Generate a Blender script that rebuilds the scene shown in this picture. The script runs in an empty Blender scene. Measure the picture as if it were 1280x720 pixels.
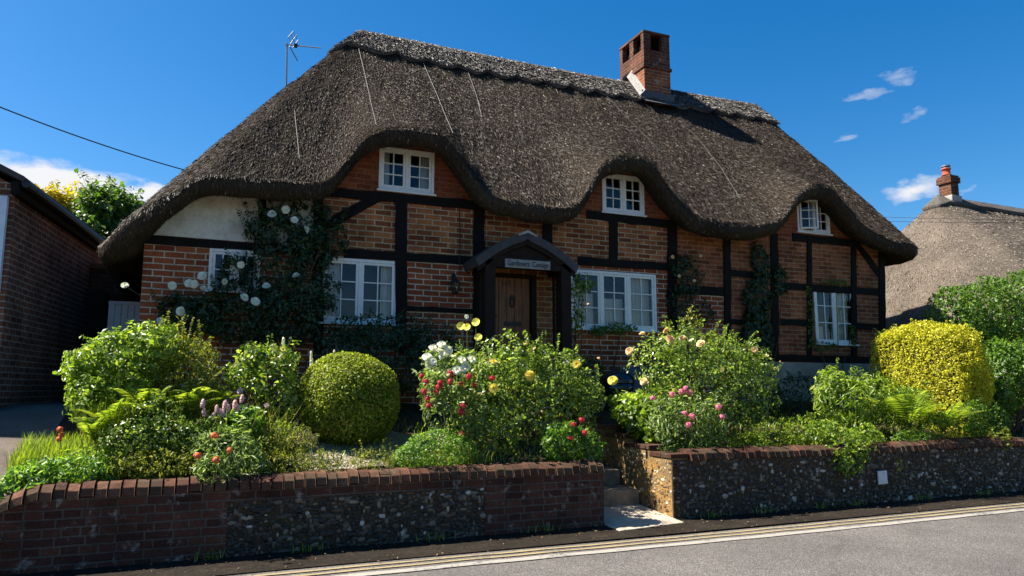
import bpy, math, random
import numpy as np
from mathutils import Vector
rng = np.random.default_rng(11)
random.seed(5)
R = math.radians
scene = bpy.context.scene
col = scene.collection

# ------------------------------------------------------------------ camera
CAM = np.array([0.0, 0.0, 1.6]); YAW = R(23.0); PITCH = R(7.74); FPX = 920.0
_f = np.array([math.sin(YAW)*math.cos(PITCH), math.cos(YAW)*math.cos(PITCH), math.sin(PITCH)])
_r = np.array([math.cos(YAW), -math.sin(YAW), 0.0])
_u = np.cross(_r, _f)
def ray(px, py): return _f + _r*(px-640)/FPX + _u*(360-py)/FPX
def P(px, py, y=None, z=None, x=None):
    d = ray(px, py)
    if y is not None: t = (y-CAM[1])/d[1]
    elif z is not None: t = (z-CAM[2])/d[2]
    else: t = (x-CAM[0])/d[0]
    return CAM + d*t
def mpp(p): return float(np.dot(np.asarray(p)-CAM, _f))/FPX      # metres per photo pixel at a point
cam = bpy.data.cameras.new('camera'); cam.sensor_width = 36; cam.lens = 36*FPX/1280
cam.clip_end = 3000; cam.clip_start = 0.05
co = bpy.data.objects.new('camera', cam); col.objects.link(co)
co.location = CAM; co.rotation_euler = (R(90)+PITCH, 0, -YAW); scene.camera = co

# ------------------------------------------------------------------ helpers
def tag(o, label=None, cat=None, group=None, kind=None):
    if label: o['label'] = label
    if cat: o['category'] = cat
    if group: o['group'] = group
    if kind: o['kind'] = kind
    return o
def empty(name, loc, label, cat, group=None):
    o = bpy.data.objects.new(name, None); col.objects.link(o); o.location = tuple(map(float, loc))
    o.empty_display_size = 0.2
    return tag(o, label, cat, group)
def link(name, me, parent=None):
    o = bpy.data.objects.new(name, me); col.objects.link(o)
    if parent is not None:
        o.parent = parent
        o.matrix_parent_inverse = world_of(parent).inverted()
    return o
def world_of(o):
    from mathutils import Matrix
    m = Matrix.LocRotScale(o.location, o.rotation_euler, o.scale)
    if o.parent is not None:
        m = world_of(o.parent) @ o.matrix_parent_inverse @ m
    return m
class MB:
    def __init__(s): s.v=[]; s.f=[]; s.m=[]; s.r=[]
    def add(s, vs, fs, mat=0, rnd=None):
        b=len(s.v); k = random.random() if rnd is None else rnd
        s.v += [tuple(map(float,p)) for p in vs]; s.r += [k]*len(vs)
        s.f += [tuple(b+i for i in f) for f in fs]; s.m += [mat]*len(fs)
    def box(s, x0,x1,y0,y1,z0,z1, mat=0, rnd=None):
        v=[(x0,y0,z0),(x1,y0,z0),(x1,y1,z0),(x0,y1,z0),(x0,y0,z1),(x1,y0,z1),(x1,y1,z1),(x0,y1,z1)]
        s.add(v,[(3,2,1,0),(4,5,6,7),(0,1,5,4),(1,2,6,5),(2,3,7,6),(3,0,4,7)],mat,rnd)
    def prism(s, xz, y0, y1, mat=0, rnd=None):                 # polygon in the xz plane (counter-clockwise from the front)
        n=len(xz); v=[(a,y0,b) for a,b in xz]+[(a,y1,b) for a,b in xz]
        f=[tuple(range(n)), tuple(range(2*n-1,n-1,-1))]
        for i in range(n):
            j=(i+1)%n; f.append((i,i+n,j+n,j))
        s.add(v,f,mat,rnd)
    def prism3(s, loop, vec, mat=0, rnd=None):                 # any planar loop pushed along a vector
        n=len(loop); vec=np.asarray(vec,float)
        v=[np.asarray(p,float) for p in loop]; v=v+[p+vec for p in v]
        f=[tuple(range(n)), tuple(range(2*n-1,n-1,-1))]+[(i,i+n,(i+1)%n+n,(i+1)%n) for i in range(n)]
        s.add(v,f,mat,rnd)
    def tube(s, pts, rad, n=6, mat=0, rnd=None, caps=True):
        pts=[np.asarray(p,float) for p in pts]
        if not hasattr(rad,'__len__'): rad=[rad]*len(pts)
        v=[]; f=[]
        for i,p in enumerate(pts):
            a=pts[min(i+1,len(pts)-1)]-pts[max(i-1,0)]; a=a/(np.linalg.norm(a)+1e-9)
            h=np.array([0,0,1.]) if abs(a[2])<.9 else np.array([1.,0,0])
            e1=np.cross(a,h); e1/=np.linalg.norm(e1); e2=np.cross(a,e1)
            for k in range(n):
                t=2*math.pi*k/n; v.append(p+rad[i]*(math.cos(t)*e1+math.sin(t)*e2))
        for i in range(len(pts)-1):
            for k in range(n):
                f.append((i*n+k,i*n+(k+1)%n,(i+1)*n+(k+1)%n,(i+1)*n+k))
        if caps: f.append(tuple(range(n-1,-1,-1))); f.append(tuple((len(pts)-1)*n+k for k in range(n)))
        s.add(v,f,mat,rnd)
    def lathe(s, c, prof, n=14, mat=0, rnd=None):              # prof: (radius, height) pairs
        v=[];f=[]
        for r,h in prof:
            for k in range(n):
                t=2*math.pi*k/n; v.append((c[0]+r*math.cos(t),c[1]+r*math.sin(t),c[2]+h))
        for i in range(len(prof)-1):
            for k in range(n): f.append((i*n+k,i*n+(k+1)%n,(i+1)*n+(k+1)%n,(i+1)*n+k))
        f.append(tuple(range(n-1,-1,-1))); f.append(tuple((len(prof)-1)*n+k for k in range(n)))
        s.add(v,f,mat,rnd)
    def grid(s, G, mat=0, rnd=None, wrap=False):               # G[i][j] points
        n=len(G); m=len(G[0]); v=[p for row in G for p in row]; f=[]
        for i in range(n if wrap else n-1):
            for j in range(m-1):
                a=i*m+j; b=((i+1)%n)*m+j; f.append((a,b,b+1,a+1))
        s.add(v,f,mat,rnd)
    def build(s, name, mats, parent=None, smooth=False, bevel=0):
        me=bpy.data.meshes.new(name); me.from_pydata(s.v,[],s.f)
        mats = mats if isinstance(mats,(list,tuple)) else [mats]
        for m in mats: me.materials.append(m)
        me.polygons.foreach_set('material_index', s.m)
        at=me.attributes.new('rnd','FLOAT','POINT'); at.data.foreach_set('value', s.r)
        if smooth: me.polygons.foreach_set('use_smooth',[True]*len(s.f))
        me.update()
        o=link(name,me,parent)
        if bevel:
            b=o.modifiers.new('edge','BEVEL'); b.width=bevel; b.segments=2; b.limit_method='ANGLE'
        return o
def npmesh(name, V, F, rnd, mat, parent=None, smooth=False):
    me=bpy.data.meshes.new(name); V=np.asarray(V,np.float32); F=np.asarray(F,np.int32); k=F.shape[1]
    me.vertices.add(len(V)); me.vertices.foreach_set('co',V.ravel())
    me.loops.add(F.size); me.loops.foreach_set('vertex_index',F.ravel())
    me.polygons.add(len(F)); me.polygons.foreach_set('loop_start',np.arange(0,F.size,k,dtype=np.int32))
    at=me.attributes.new('rnd','FLOAT','POINT'); at.data.foreach_set('value',np.asarray(rnd,np.float32))
    if smooth: me.polygons.foreach_set('use_smooth',np.ones(len(F),bool))
    me.update(calc_edges=True); me.materials.append(mat)
    return link(name,me,parent)
def unit(a): return a/(np.linalg.norm(a,axis=-1,keepdims=True)+1e-9)
def snoise(p, seed=0, f=1.0):                                  # cheap smooth noise of points, about -1..1
    q=np.asarray(p,float)*f; g=np.random.default_rng(seed); s=0
    for k in range(5):
        w=g.normal(size=3)*(1+.6*k); s=s+np.sin(q@w+g.uniform(0,6.28))/(1+.4*k)
    return s/2.6

# ------------------------------------------------------------------ materials
def mat_new(name):
    m=bpy.data.materials.new(name); m.use_nodes=True; nt=m.node_tree; nt.nodes.clear()
    return m,nt
class NT:
    def __init__(s,name):
        s.m,s.t=mat_new(name); s.out=s.n('ShaderNodeOutputMaterial')
    def n(s,t,**kw):
        x=s.t.nodes.new(t)
        for k,v in kw.items(): setattr(x,k,v)
        return x
    def l(s,a,b): s.t.links.new(a,b)
    def coord(s): return s.n('ShaderNodeTexCoord').outputs['Object']
    def noise(s,vec,scale,detail=4,rough=.6):
        x=s.n('ShaderNodeTexNoise'); x.inputs['Scale'].default_value=scale; x.inputs['Detail'].default_value=detail
        x.inputs['Roughness'].default_value=rough; s.l(vec,x.inputs['Vector']); return x.outputs['Fac']
    def ramp(s,fac,stops):
        x=s.n('ShaderNodeValToRGB'); e=x.color_ramp.elements
        while len(e)<len(stops): e.new(.5)
        for q,(p,c) in zip(e,stops): q.position=p; q.color=(*c,1) if len(c)==3 else c
        s.l(fac,x.inputs['Fac']); return x.outputs['Color']
    def mix(s,fac,a,b,mode='MIX'):
        x=s.n('ShaderNodeMix',data_type='RGBA',blend_type=mode)
        for v,i in ((fac,0),(a,6),(b,7)):
            if hasattr(v,'is_linked'): s.l(v,x.inputs[i])
            else: x.inputs[i].default_value = v if i==0 else (*v,1)
        return x.outputs[2]
    def math(s,op,a,b=None,clamp=False):
        x=s.n('ShaderNodeMath',operation=op); x.use_clamp=clamp
        for v,i in ((a,0),(b,1)):
            if v is None: continue
            if hasattr(v,'is_linked'): s.l(v,x.inputs[i])
            else: x.inputs[i].default_value=v
        return x.outputs[0]
    def rnd(s): return s.n('ShaderNodeAttribute',attribute_name='rnd').outputs['Fac']
    def bump(s,h,strength=.5,dist=.01):
        x=s.n('ShaderNodeBump'); x.inputs['Strength'].default_value=strength; x.inputs['Distance'].default_value=dist
        s.l(h,x.inputs['Height']); return x.outputs['Normal']
    def princ(s,colour,rough=.7,normal=None,spec=.3,metal=0,**kw):
        x=s.n('ShaderNodeBsdfPrincipled')
        if hasattr(colour,'is_linked'): s.l(colour,x.inputs['Base Color'])
        else: x.inputs['Base Color'].default_value=(*colour,1)
        if hasattr(rough,'is_linked'): s.l(rough,x.inputs['Roughness'])
        else: x.inputs['Roughness'].default_value=rough
        x.inputs['Specular IOR Level'].default_value=spec; x.inputs['Metallic'].default_value=metal
        if normal is not None: s.l(normal,x.inputs['Normal'])
        return x.outputs[0]
    def done(s,sh): s.l(sh,s.out.inputs['Surface']); return s.m

def brick_mat(name, c1, c2, mortar, bw=.235, bh=.078, ms=.011, stain=.5, lichen=None, rough=.85, squash=.62, bumpd=.012, pale=0.0):
    t=NT(name); c=t.coord()
    sp=t.n('ShaderNodeSeparateXYZ'); t.l(c,sp.inputs[0])
    u=t.math('ADD',sp.outputs[0],sp.outputs[1])
    wob=t.noise(c,3.0,3); wz=t.math('MULTIPLY_ADD',wob,.022); t.t.nodes[-1].inputs[2].default_value=-.011
    z=t.math('ADD',sp.outputs[2],wz)
    cb=t.n('ShaderNodeCombineXYZ'); t.l(u,cb.inputs[0]); t.l(z,cb.inputs[1])
    b=t.n('ShaderNodeTexBrick'); b.offset=.5; b.squash=squash; b.squash_frequency=2
    t.l(cb.outputs[0],b.inputs['Vector'])
    b.inputs['Scale'].default_value=1; b.inputs['Mortar Size'].default_value=ms; b.inputs['Mortar Smooth'].default_value=.25
    b.inputs['Brick Width'].default_value=bw; b.inputs['Row Height'].default_value=bh; b.inputs['Bias'].default_value=0
    b.inputs['Color1'].default_value=(*c1,1); b.inputs['Color2'].default_value=(*c2,1); b.inputs['Mortar'].default_value=(*mortar,1)
    big=t.noise(c,2.2,5); fine=t.noise(c,45,4,.7)
    k=t.ramp(big,[(.3,(1-stain,)*3),(.7,(1.15,)*3)])
    k2=t.ramp(fine,[(.25,(.6,)*3),(.75,(1.25,)*3)])
    colr=t.mix(1.0,b.outputs['Color'],k,'MULTIPLY'); colr=t.mix(1.0,colr,k2,'MULTIPLY')
    if pale:
        pf=t.noise(c,5.5,5,.7); pm=t.ramp(pf,[(.58,(0,0,0)),(.68,(1,1,1))])
        colr=t.mix(t.math('MULTIPLY',pm,pale),colr,(.52,.48,.42))
    if lichen:
        lf=t.noise(c,4.0,6,.75); lm=t.ramp(lf,[(.47,(0,0,0)),(.6,(1,1,1))]); colr=t.mix(t.math('MULTIPLY',lm,.85),colr,lichen)
    hh=t.math('ADD',t.math('MULTIPLY',b.outputs['Fac'],-1.0),t.math('MULTIPLY',fine,.45))
    return t.done(t.princ(colr,rough,t.bump(hh,.9,bumpd),.15))

M={}
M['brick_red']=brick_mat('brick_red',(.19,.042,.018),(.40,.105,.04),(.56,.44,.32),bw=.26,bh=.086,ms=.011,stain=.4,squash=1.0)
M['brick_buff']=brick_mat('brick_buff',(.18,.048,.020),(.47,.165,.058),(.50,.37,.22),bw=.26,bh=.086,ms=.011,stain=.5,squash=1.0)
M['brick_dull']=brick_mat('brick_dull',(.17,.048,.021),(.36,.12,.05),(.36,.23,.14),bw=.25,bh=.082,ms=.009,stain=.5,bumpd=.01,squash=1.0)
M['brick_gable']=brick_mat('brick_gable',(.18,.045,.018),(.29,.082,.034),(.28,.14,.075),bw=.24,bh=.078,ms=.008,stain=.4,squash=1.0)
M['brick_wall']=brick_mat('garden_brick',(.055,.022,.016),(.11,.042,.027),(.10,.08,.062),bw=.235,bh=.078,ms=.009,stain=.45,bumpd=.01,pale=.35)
M['brick_out']=brick_mat('outbuilding_brick',(.14,.05,.03),(.24,.10,.06),(.34,.27,.21),bw=.235,bh=.078,stain=.6,squash=1.0)
M['brick_chim']=brick_mat('chimney_brick',(.17,.042,.016),(.34,.09,.03),(.30,.21,.14),bw=.225,bh=.075,stain=.4,pale=.35,squash=1.0)
M['brick_chim_top']=brick_mat('lichened_chimney_brick',(.085,.028,.016),(.17,.052,.026),(.16,.11,.07),bw=.225,bh=.075,stain=.6,pale=.25,squash=1.0)

def simple(name,c,rough=.7,spec=.3,noise=0.0,ns=8,metal=0,bump=0):
    t=NT(name)
    if noise:
        cc=t.coord(); f=t.noise(cc,ns,5,.65)
        k=t.ramp(f,[(.25,tuple(x*(1-noise) for x in c)),(.75,tuple(min(1,x*(1+noise*.5)) for x in c))])
        nrm=t.bump(f,bump,.01) if bump else None
        return t.done(t.princ(k,rough,nrm,spec,metal))
    return t.done(t.princ(c,rough,None,spec,metal))
M['white']=simple('white_paint',(.74,.74,.72),.45,.4,.12,9)
M['timber']=simple('tarred_timber',(.0065,.0055,.005),.75,.12,.5,14,bump=.4)
def timber():
    t=NT('weathered_black_timber'); c=t.coord(); f=t.noise(c,6,6,.8); g=t.noise(c,60,3,.7)
    k=t.ramp(f,[(.35,(.0055,.0045,.004)),(.62,(.011,.009,.0075)),(.74,(.035,.026,.019))])
    return t.done(t.princ(k,.75,t.bump(g,.5,.006),.12))
M['timber']=timber()
def white_paint():
    t=NT('weathered_white_paint'); c=t.coord(); f=t.noise(c,16,6,.8); g=t.noise(c,3,4)
    k=t.ramp(f,[(.32,(.62,.60,.55)),(.55,(.76,.75,.72))]); k=t.mix(t.math('MULTIPLY',t.ramp(t.noise(c,48,4,.8),[(.66,(0,0,0)),(.72,(1,1,1))]),.55),k,(.30,.27,.22))
    return t.done(t.princ(k,.5,t.bump(f,.2,.004),.35))
M['white']=white_paint()
M['porch_wood']=simple('porch_wood',(.022,.013,.009),.75,.15,.5,10,bump=.3)
M['iron']=simple('black_iron',(.015,.015,.017),.5,.4)
M['lead']=simple('lead_sheet',(.07,.072,.078),.6,.4,.3,6)
M['mortar']=simple('mortar_fillet',(.36,.34,.31),.9,.1,.4,14,bump=.5)
M['slate']=simple('roof_slate',(.06,.055,.055),.7,.3,.5,5,bump=.3)
M['stone']=simple('pale_stone',(.40,.345,.265),.9,.1,.5,7,bump=.4)
M['stone_step']=simple('dark_step_stone',(.24,.19,.13),.9,.1,.6,7,bump=.6)  # darker, browner stone than the landing
M['curtain']=simple('curtain_cloth',(.72,.69,.63),.9,.1,.1,6)
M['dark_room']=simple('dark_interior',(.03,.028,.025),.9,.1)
M['terracotta']=simple('terracotta',(.45,.09,.05),.8,.2,.3,8)
M['alu']=simple('aluminium',(.25,.26,.27),.45,.4,metal=.6)
M['cable']=simple('cable_sheath',(.02,.02,.022),.6,.3)
M['gate_paint']=simple('gate_paint',(.62,.69,.78),.6,.3,.2,7)
M['plinth']=simple('render_plinth',(.26,.25,.22),.9,.1,.5,3,bump=.4)
M['sign_face']=simple('sign_face',(.25,.25,.24),.8,.15,.3,10)
M['gloss_lid']=simple('glossy_enamel',(.012,.018,.03),.12,.6)
M['board_blue']=simple('slate_blue_board',(.10,.14,.21),.6,.3,.2,8)
M['pale_wood']=simple('stem_bark',(.09,.06,.04),.85,.1,.5,20)
M['green_stem']=simple('green_stem',(.07,.10,.03),.7,.2,.3,20)
M['core_block']=simple('dark_core_block',(.03,.026,.012),.95,.05,.5,20)  # for the added light-blocking cores inside ball and hedge
M['soot_shade']=simple('sooty_shade_flue',(.006,.005,.005),.95,.03)
M['label_white']=simple('enamel_plate',(.62,.62,.60),.5,.4,.25,12)

def plaster():
    t=NT('lime_plaster'); c=t.coord(); a=t.noise(c,2.5,6,.7); b=t.noise(c,18,4)
    k=t.ramp(a,[(.3,(.42,.39,.32)),(.55,(.66,.63,.55)),(.8,(.72,.70,.62))])
    k=t.mix(1,k,t.ramp(b,[(.3,(.82,)*3),(.6,(1,)*3)]),'MULTIPLY')
    return t.done(t.princ(k,.9,t.bump(b,.3,.01),.1))
M['plaster']=plaster()
def door_wood():
    t=NT('stained_door_planks'); c=t.coord(); mp=t.n('ShaderNodeMapping'); mp.inputs['Scale'].default_value=(30,30,2.2); t.l(c,mp.inputs[0])
    f=t.noise(mp.outputs[0],1.0,6,.6); b=t.noise(c,3,3)
    k=t.ramp(f,[(.25,(.09,.032,.012)),(.55,(.24,.09,.03)),(.85,(.38,.16,.06))])
    k=t.mix(1,k,t.ramp(b,[(.3,(.6,)*3),(.7,(1.1,)*3)]),'MULTIPLY')
    return t.done(t.princ(k,.5,t.bump(f,.3,.005),.35))
M['door']=door_wood()
def glass():
    t=NT('window_glass'); g=t.n('ShaderNodeBsdfGlossy'); g.inputs['Roughness'].default_value=.02; g.inputs['Color'].default_value=(.68,.72,.78,1)
    c=t.coord(); nz=t.noise(c,2.2,2); t.l(t.bump(nz,.12,.03),g.inputs['Normal'])
    tr=t.n('ShaderNodeBsdfTransparent'); tr.inputs['Color'].default_value=(.86,.9,.89,1)
    fr=t.n('ShaderNodeFresnel'); fr.inputs['IOR'].default_value=1.5
    mx=t.n('ShaderNodeMixShader'); t.l(t.math('MULTIPLY_ADD',fr.outputs[0],1.0),mx.inputs[0]); t.t.nodes[-1]
    for n in t.t.nodes:
        if n.type=='MATH': n.inputs[2].default_value=.01
    t.l(tr.outputs[0],mx.inputs[1]); t.l(g.outputs[0],mx.inputs[2]); return t.done(mx.outputs[0])
M['glass']=glass()

def thatch(name,dark,mid,pale,fleck=.6,sc=1.0):
    t=NT(name); c=t.coord()
    mp=t.n('ShaderNodeMapping'); mp.inputs['Scale'].default_value=(2.6,.75,.75); t.l(c,mp.inputs[0]); v=mp.outputs[0]
    a=t.noise(c,.9*sc,6,.65); b=t.noise(v,30*sc,5,.7); d=t.noise(v,95*sc,3,.8)
    k=t.ramp(b,[(.28,dark),(.52,mid),(.82,pale)])
    k=t.mix(1,k,t.ramp(a,[(.3,(.5,)*3),(.7,(1.35,)*3)]),'MULTIPLY')
    h=t.math('ADD',b,t.math('MULTIPLY',d,.6))
    return t.done(t.princ(k,.95,t.bump(h,.9,.03),.05))
M['thatch']=thatch('old_thatch',(.019,.0135,.009),(.044,.032,.022),(.082,.062,.043))
M['thatch_under']=thatch('thatch_underside',(.02,.016,.012),(.06,.046,.032),(.12,.09,.06))
M['thatch_ridge']=thatch('ridge_thatch',(.05,.045,.042),(.14,.125,.11),(.33,.30,.27))
M['thatch_new']=thatch('pale_thatch',(.075,.060,.046),(.15,.122,.094),(.245,.205,.16),sc=.8)
def straw(name,stops):
    t=NT(name); k=t.ramp(t.rnd(),stops); return t.done(t.princ(k,.6,None,.25))
M['straw']=straw('straw_ends',[(0,(.016,.011,.008)),(.5,(.040,.029,.019)),(.90,(.070,.052,.034)),(.975,(.12,.094,.066)),(1,(.34,.28,.20))])
M['straw_pale']=straw('ridge_straw',[(0,(.05,.044,.038)),(.5,(.13,.115,.10)),(.88,(.24,.22,.19)),(1,(.50,.46,.40))])
M['straw_new']=straw('pale_straw_ends',[(0,(.075,.06,.046)),(.6,(.155,.128,.10)),(1,(.31,.265,.21))])

def leafmat(name, stops, trans=.38, rough=.42, spec=.45, tb=1.5):
    t=NT(name); r=t.rnd(); k=t.ramp(r,stops)
    p=t.princ(k,rough,None,spec)
    tr=t.n('ShaderNodeBsdfTranslucent'); kk=t.mix(1.0,k,(tb,tb*1.05,tb*.55),'MULTIPLY'); t.l(kk,tr.inputs['Color'])
    mx=t.n('ShaderNodeMixShader'); mx.inputs[0].default_value=trans; t.l(p,mx.inputs[1]); t.l(tr.outputs[0],mx.inputs[2])
    return t.done(mx.outputs[0])
def petal(name,a,b,trans=.3):
    return leafmat(name,[(0,a),(1,b)],trans,.6,.2,1.2)
M['lf_rose']=leafmat('rose_leaf',[(0,(.03,.06,.010)),(.4,(.145,.22,.026)),(.9,(.31,.39,.07)),(1,(.30,.23,.08))],.42,.36,.55,1.8)
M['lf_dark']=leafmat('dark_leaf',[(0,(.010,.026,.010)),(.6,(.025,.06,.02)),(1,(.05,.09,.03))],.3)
M['lf_box']=leafmat('box_leaf',[(0,(.07,.10,.008)),(.5,(.21,.26,.016)),(.95,(.38,.42,.04)),(1,(.30,.18,.07))],.38,.5,.35,1.6)
M['lf_gold']=leafmat('golden_privet_leaf',[(0,(.24,.24,.010)),(.5,(.56,.53,.02)),(.95,(.74,.70,.06)),(1,(.40,.26,.08))],.40,.5,.35,1.15)
M['lf_fresh']=leafmat('fresh_leaf',[(0,(.06,.11,.010)),(.5,(.17,.26,.022)),(1,(.34,.40,.06))],.44,.4,.5,1.8)
M['lf_fern']=leafmat('fern_leaf',[(0,(.08,.13,.010)),(.6,(.21,.29,.02)),(1,(.36,.40,.05))],.45,.5,.3,1.7)
M['lf_lime']=leafmat('lime_leaf',[(0,(.10,.13,.012)),(.6,(.22,.24,.03)),(1,(.38,.34,.06))],.4,.55,.3)
M['lf_mint']=leafmat('cool_green_leaf',[(0,(.05,.11,.014)),(.6,(.13,.25,.028)),(1,(.27,.38,.06))],.42,.42,.45,1.8)
M['lf_silver']=leafmat('grey_green_leaf',[(0,(.06,.10,.025)),(.6,(.17,.24,.06)),(1,(.34,.41,.14))],.4,.45,.45,1.7)
M['lf_hedge']=leafmat('hedge_leaf',[(0,(.025,.065,.007)),(.5,(.08,.165,.012)),(1,(.17,.27,.025))],.4,.42,.45,1.8)
M['lf_ivy']=leafmat('ivy_leaf',[(0,(.008,.022,.006)),(.6,(.02,.05,.012)),(1,(.04,.08,.02))],.25,.45)
M['lf_tree']=leafmat('tree_leaf',[(0,(.03,.07,.01)),(.5,(.07,.14,.015)),(1,(.14,.21,.03))],.42)
M['lf_yellowtree']=leafmat('golden_tree_leaf',[(0,(.30,.25,.01)),(.6,(.55,.42,.02)),(1,(.66,.55,.05))],.45,.5,.3,1.1)
M['lf_purple']=leafmat('purple_leaf',[(0,(.05,.015,.03)),(1,(.16,.05,.09))],.3)
M['p_white']=petal('white_petal',(.72,.70,.60),(.85,.84,.78))
M['p_cream']=petal('cream_petal',(.70,.60,.36),(.85,.78,.58))
M['p_yellow']=petal('yellow_petal',(.72,.55,.06),(.85,.72,.18))
M['p_lemon']=petal('lemon_petal',(.75,.66,.05),(.85,.80,.15))
M['p_peach']=petal('peach_petal',(.80,.45,.20),(.86,.66,.40))
M['p_red']=petal('red_petal',(.38,.015,.03),(.60,.05,.08))
M['p_pink']=petal('pink_petal',(.62,.10,.22),(.78,.28,.40))
M['p_palepink']=petal('pale_pink_petal',(.62,.36,.42),(.80,.60,.64))
M['p_orange']=petal('orange_red_petal',(.62,.12,.06),(.75,.25,.12))

def asphalt():
    t=NT('worn_asphalt'); c=t.coord(); v=t.n('ShaderNodeTexVoronoi'); v.inputs['Scale'].default_value=70; t.l(c,v.inputs['Vector'])
    a=t.noise(c,.8,5); f=t.noise(c,110,3,.8)
    k=t.ramp(v.outputs['Color'],[(.1,(.055,.05,.047)),(.6,(.125,.115,.108)),(.95,(.25,.235,.22))])
    k=t.mix(.45,k,t.ramp(f,[(.3,(.06,.055,.052)),(.75,(.20,.185,.175))]))
    k=t.mix(1,k,t.ramp(a,[(.3,(.72,.70,.68)),(.7,(1.15,1.12,1.08))]),'MULTIPLY')
    w=t.n('ShaderNodeTexNoise'); w.inputs['Scale'].default_value=1.2; w.inputs['Detail'].default_value=5; t.l(c,w.inputs['Vector'])
    wv=t.mix(.22,c,w.outputs['Color']); cr=t.n('ShaderNodeTexVoronoi',feature='DISTANCE_TO_EDGE'); cr.inputs['Scale'].default_value=.75; t.l(wv,cr.inputs['Vector'])
    k=t.mix(t.math('MULTIPLY',t.ramp(cr.outputs['Distance'],[(.002,(1,1,1)),(.009,(0,0,0))]),.22),k,(.04,.036,.033))
    return t.done(t.princ(k,.85,t.bump(t.math('ADD',v.outputs['Distance'],f),.7,.012),.25))
M['asphalt']=asphalt()
def paint(name,c,wear):
    t=NT(name); cc=t.coord(); f=t.noise(cc,22,6,.8); g=t.noise(cc,2.5,4)
    w=t.math('ADD',f,t.math('MULTIPLY',g,.45))
    k=t.ramp(w,[(wear-.05,(.09,.083,.078)),(wear+.05,c)])
    return t.done(t.princ(k,.8,t.bump(f,.4,.006),.2))
M['paint_yellow']=paint('worn_yellow_paint',(.27,.21,.11),.63)
M['paint_white']=paint('worn_white_paint',(.27,.25,.215),.63)
def soil():
    t=NT('garden_soil'); c=t.coord(); f=t.noise(c,9,6,.75); k=t.ramp(f,[(.3,(.025,.017,.011)),(.7,(.075,.052,.034))])
    return t.done(t.princ(k,.95,t.bump(f,.8,.05),.05))
M['soil']=soil()
def drive():
    t=NT('gritty_driveway'); c=t.coord(); f=t.noise(c,60,4,.8); a=t.noise(c,1.5,5)
    k=t.ramp(f,[(.3,(.075,.06,.048)),(.75,(.24,.20,.165))]); k=t.mix(1,k,t.ramp(a,[(.35,(.7,)*3),(.7,(1.1,)*3)]),'MULTIPLY')
    return t.done(t.princ(k,.95,t.bump(f,.6,.02),.1))
M['drive']=drive()
def verge():  # gutter dirt, darkened further so the colour carries the wall's cast shadow
    t=NT('dirty_painted_shade_gutter'); c=t.coord(); f=t.noise(c,30,5,.8); a=t.noise(c,3,4)
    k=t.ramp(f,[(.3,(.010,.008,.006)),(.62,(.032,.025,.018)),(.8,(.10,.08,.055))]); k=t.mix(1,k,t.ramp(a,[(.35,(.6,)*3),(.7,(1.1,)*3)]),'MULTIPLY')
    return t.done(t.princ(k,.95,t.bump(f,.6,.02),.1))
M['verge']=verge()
def flint():
    t=NT('knapped_flint'); c=t.coord(); f=t.noise(c,40,5,.8)
    k=t.ramp(t.rnd(),[(0,(.010,.008,.007)),(.3,(.028,.021,.015)),(.62,(.060,.044,.029)),(.84,(.11,.083,.055)),(.945,(.21,.17,.125)),(1,(.48,.44,.38))])
    k=t.mix(1,k,t.ramp(f,[(.3,(.6,)*3),(.7,(1.2,)*3)]),'MULTIPLY')
    return t.done(t.princ(k,.55,t.bump(f,.4,.01),.4))
M['flint']=flint()
def flint_mortar(name,a,b,lichen=None):
    t=NT(name); c=t.coord(); f=t.noise(c,14,6,.8); g=t.noise(c,3,4)
    k=t.ramp(f,[(.3,a),(.7,b)])
    if lichen: k=t.mix(t.math('MULTIPLY',t.ramp(g,[(.42,(0,0,0)),(.62,(1,1,1))]),.8),k,lichen)
    return t.done(t.princ(k,.95,t.bump(f,1.0,.03),.1))
M['flint_mortar']=flint_mortar('flint_mortar',(.036,.026,.016),(.095,.068,.042))
M['flint_lichen']=flint_mortar('lichened_mortar',(.15,.095,.045),(.30,.20,.10),(.36,.20,.055))
def flint_gold():
    t=NT('lichened_flint'); c=t.coord(); f=t.noise(c,30,4,.7)
    k=t.ramp(t.rnd(),[(0,(.09,.055,.03)),(.4,(.20,.125,.06)),(.75,(.34,.22,.09)),(.9,(.40,.33,.22)),(1,(.65,.6,.52))])
    k=t.mix(1,k,t.ramp(f,[(.3,(.55,)*3),(.7,(1.2,)*3)]),'MULTIPLY')
    return t.done(t.princ(k,.85,t.bump(f,.5,.01),.15))
M['flint_gold']=flint_gold()
def gravel_m():
    t=NT('pale_gravel'); c=t.coord(); v=t.n('ShaderNodeTexVoronoi'); v.inputs['Scale'].default_value=38; t.l(c,v.inputs['Vector'])
    k=t.ramp(v.outputs['Color'],[(.1,(.17,.14,.105)),(.9,(.36,.31,.245))]); return t.done(t.princ(k,.9,t.bump(v.outputs['Distance'],.8,.03),.1))
M['gravel']=gravel_m()
def coping_m():
    t=NT('coping_brick'); c=t.coord(); f=t.noise(c,25,5,.75); g=t.noise(c,4,5)
    k=t.ramp(t.rnd(),[(0,(.05,.022,.015)),(.5,(.095,.040,.024)),(1,(.16,.072,.042))])
    k=t.mix(1,k,t.ramp(f,[(.3,(.55,)*3),(.7,(1.2,)*3)]),'MULTIPLY'); k=t.mix(t.math('MULTIPLY',t.ramp(g,[(.42,(0,0,0)),(.62,(1,1,1))]),.75),k,(.055,.042,.024)); p=t.noise(c,9,6,.8); k=t.mix(t.math('MULTIPLY',t.ramp(p,[(.6,(0,0,0)),(.7,(1,1,1))]),.6),k,(.26,.21,.15))
    return t.done(t.princ(k,.9,t.bump(f,.6,.012),.15))
M['coping']=coping_m()

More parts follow.
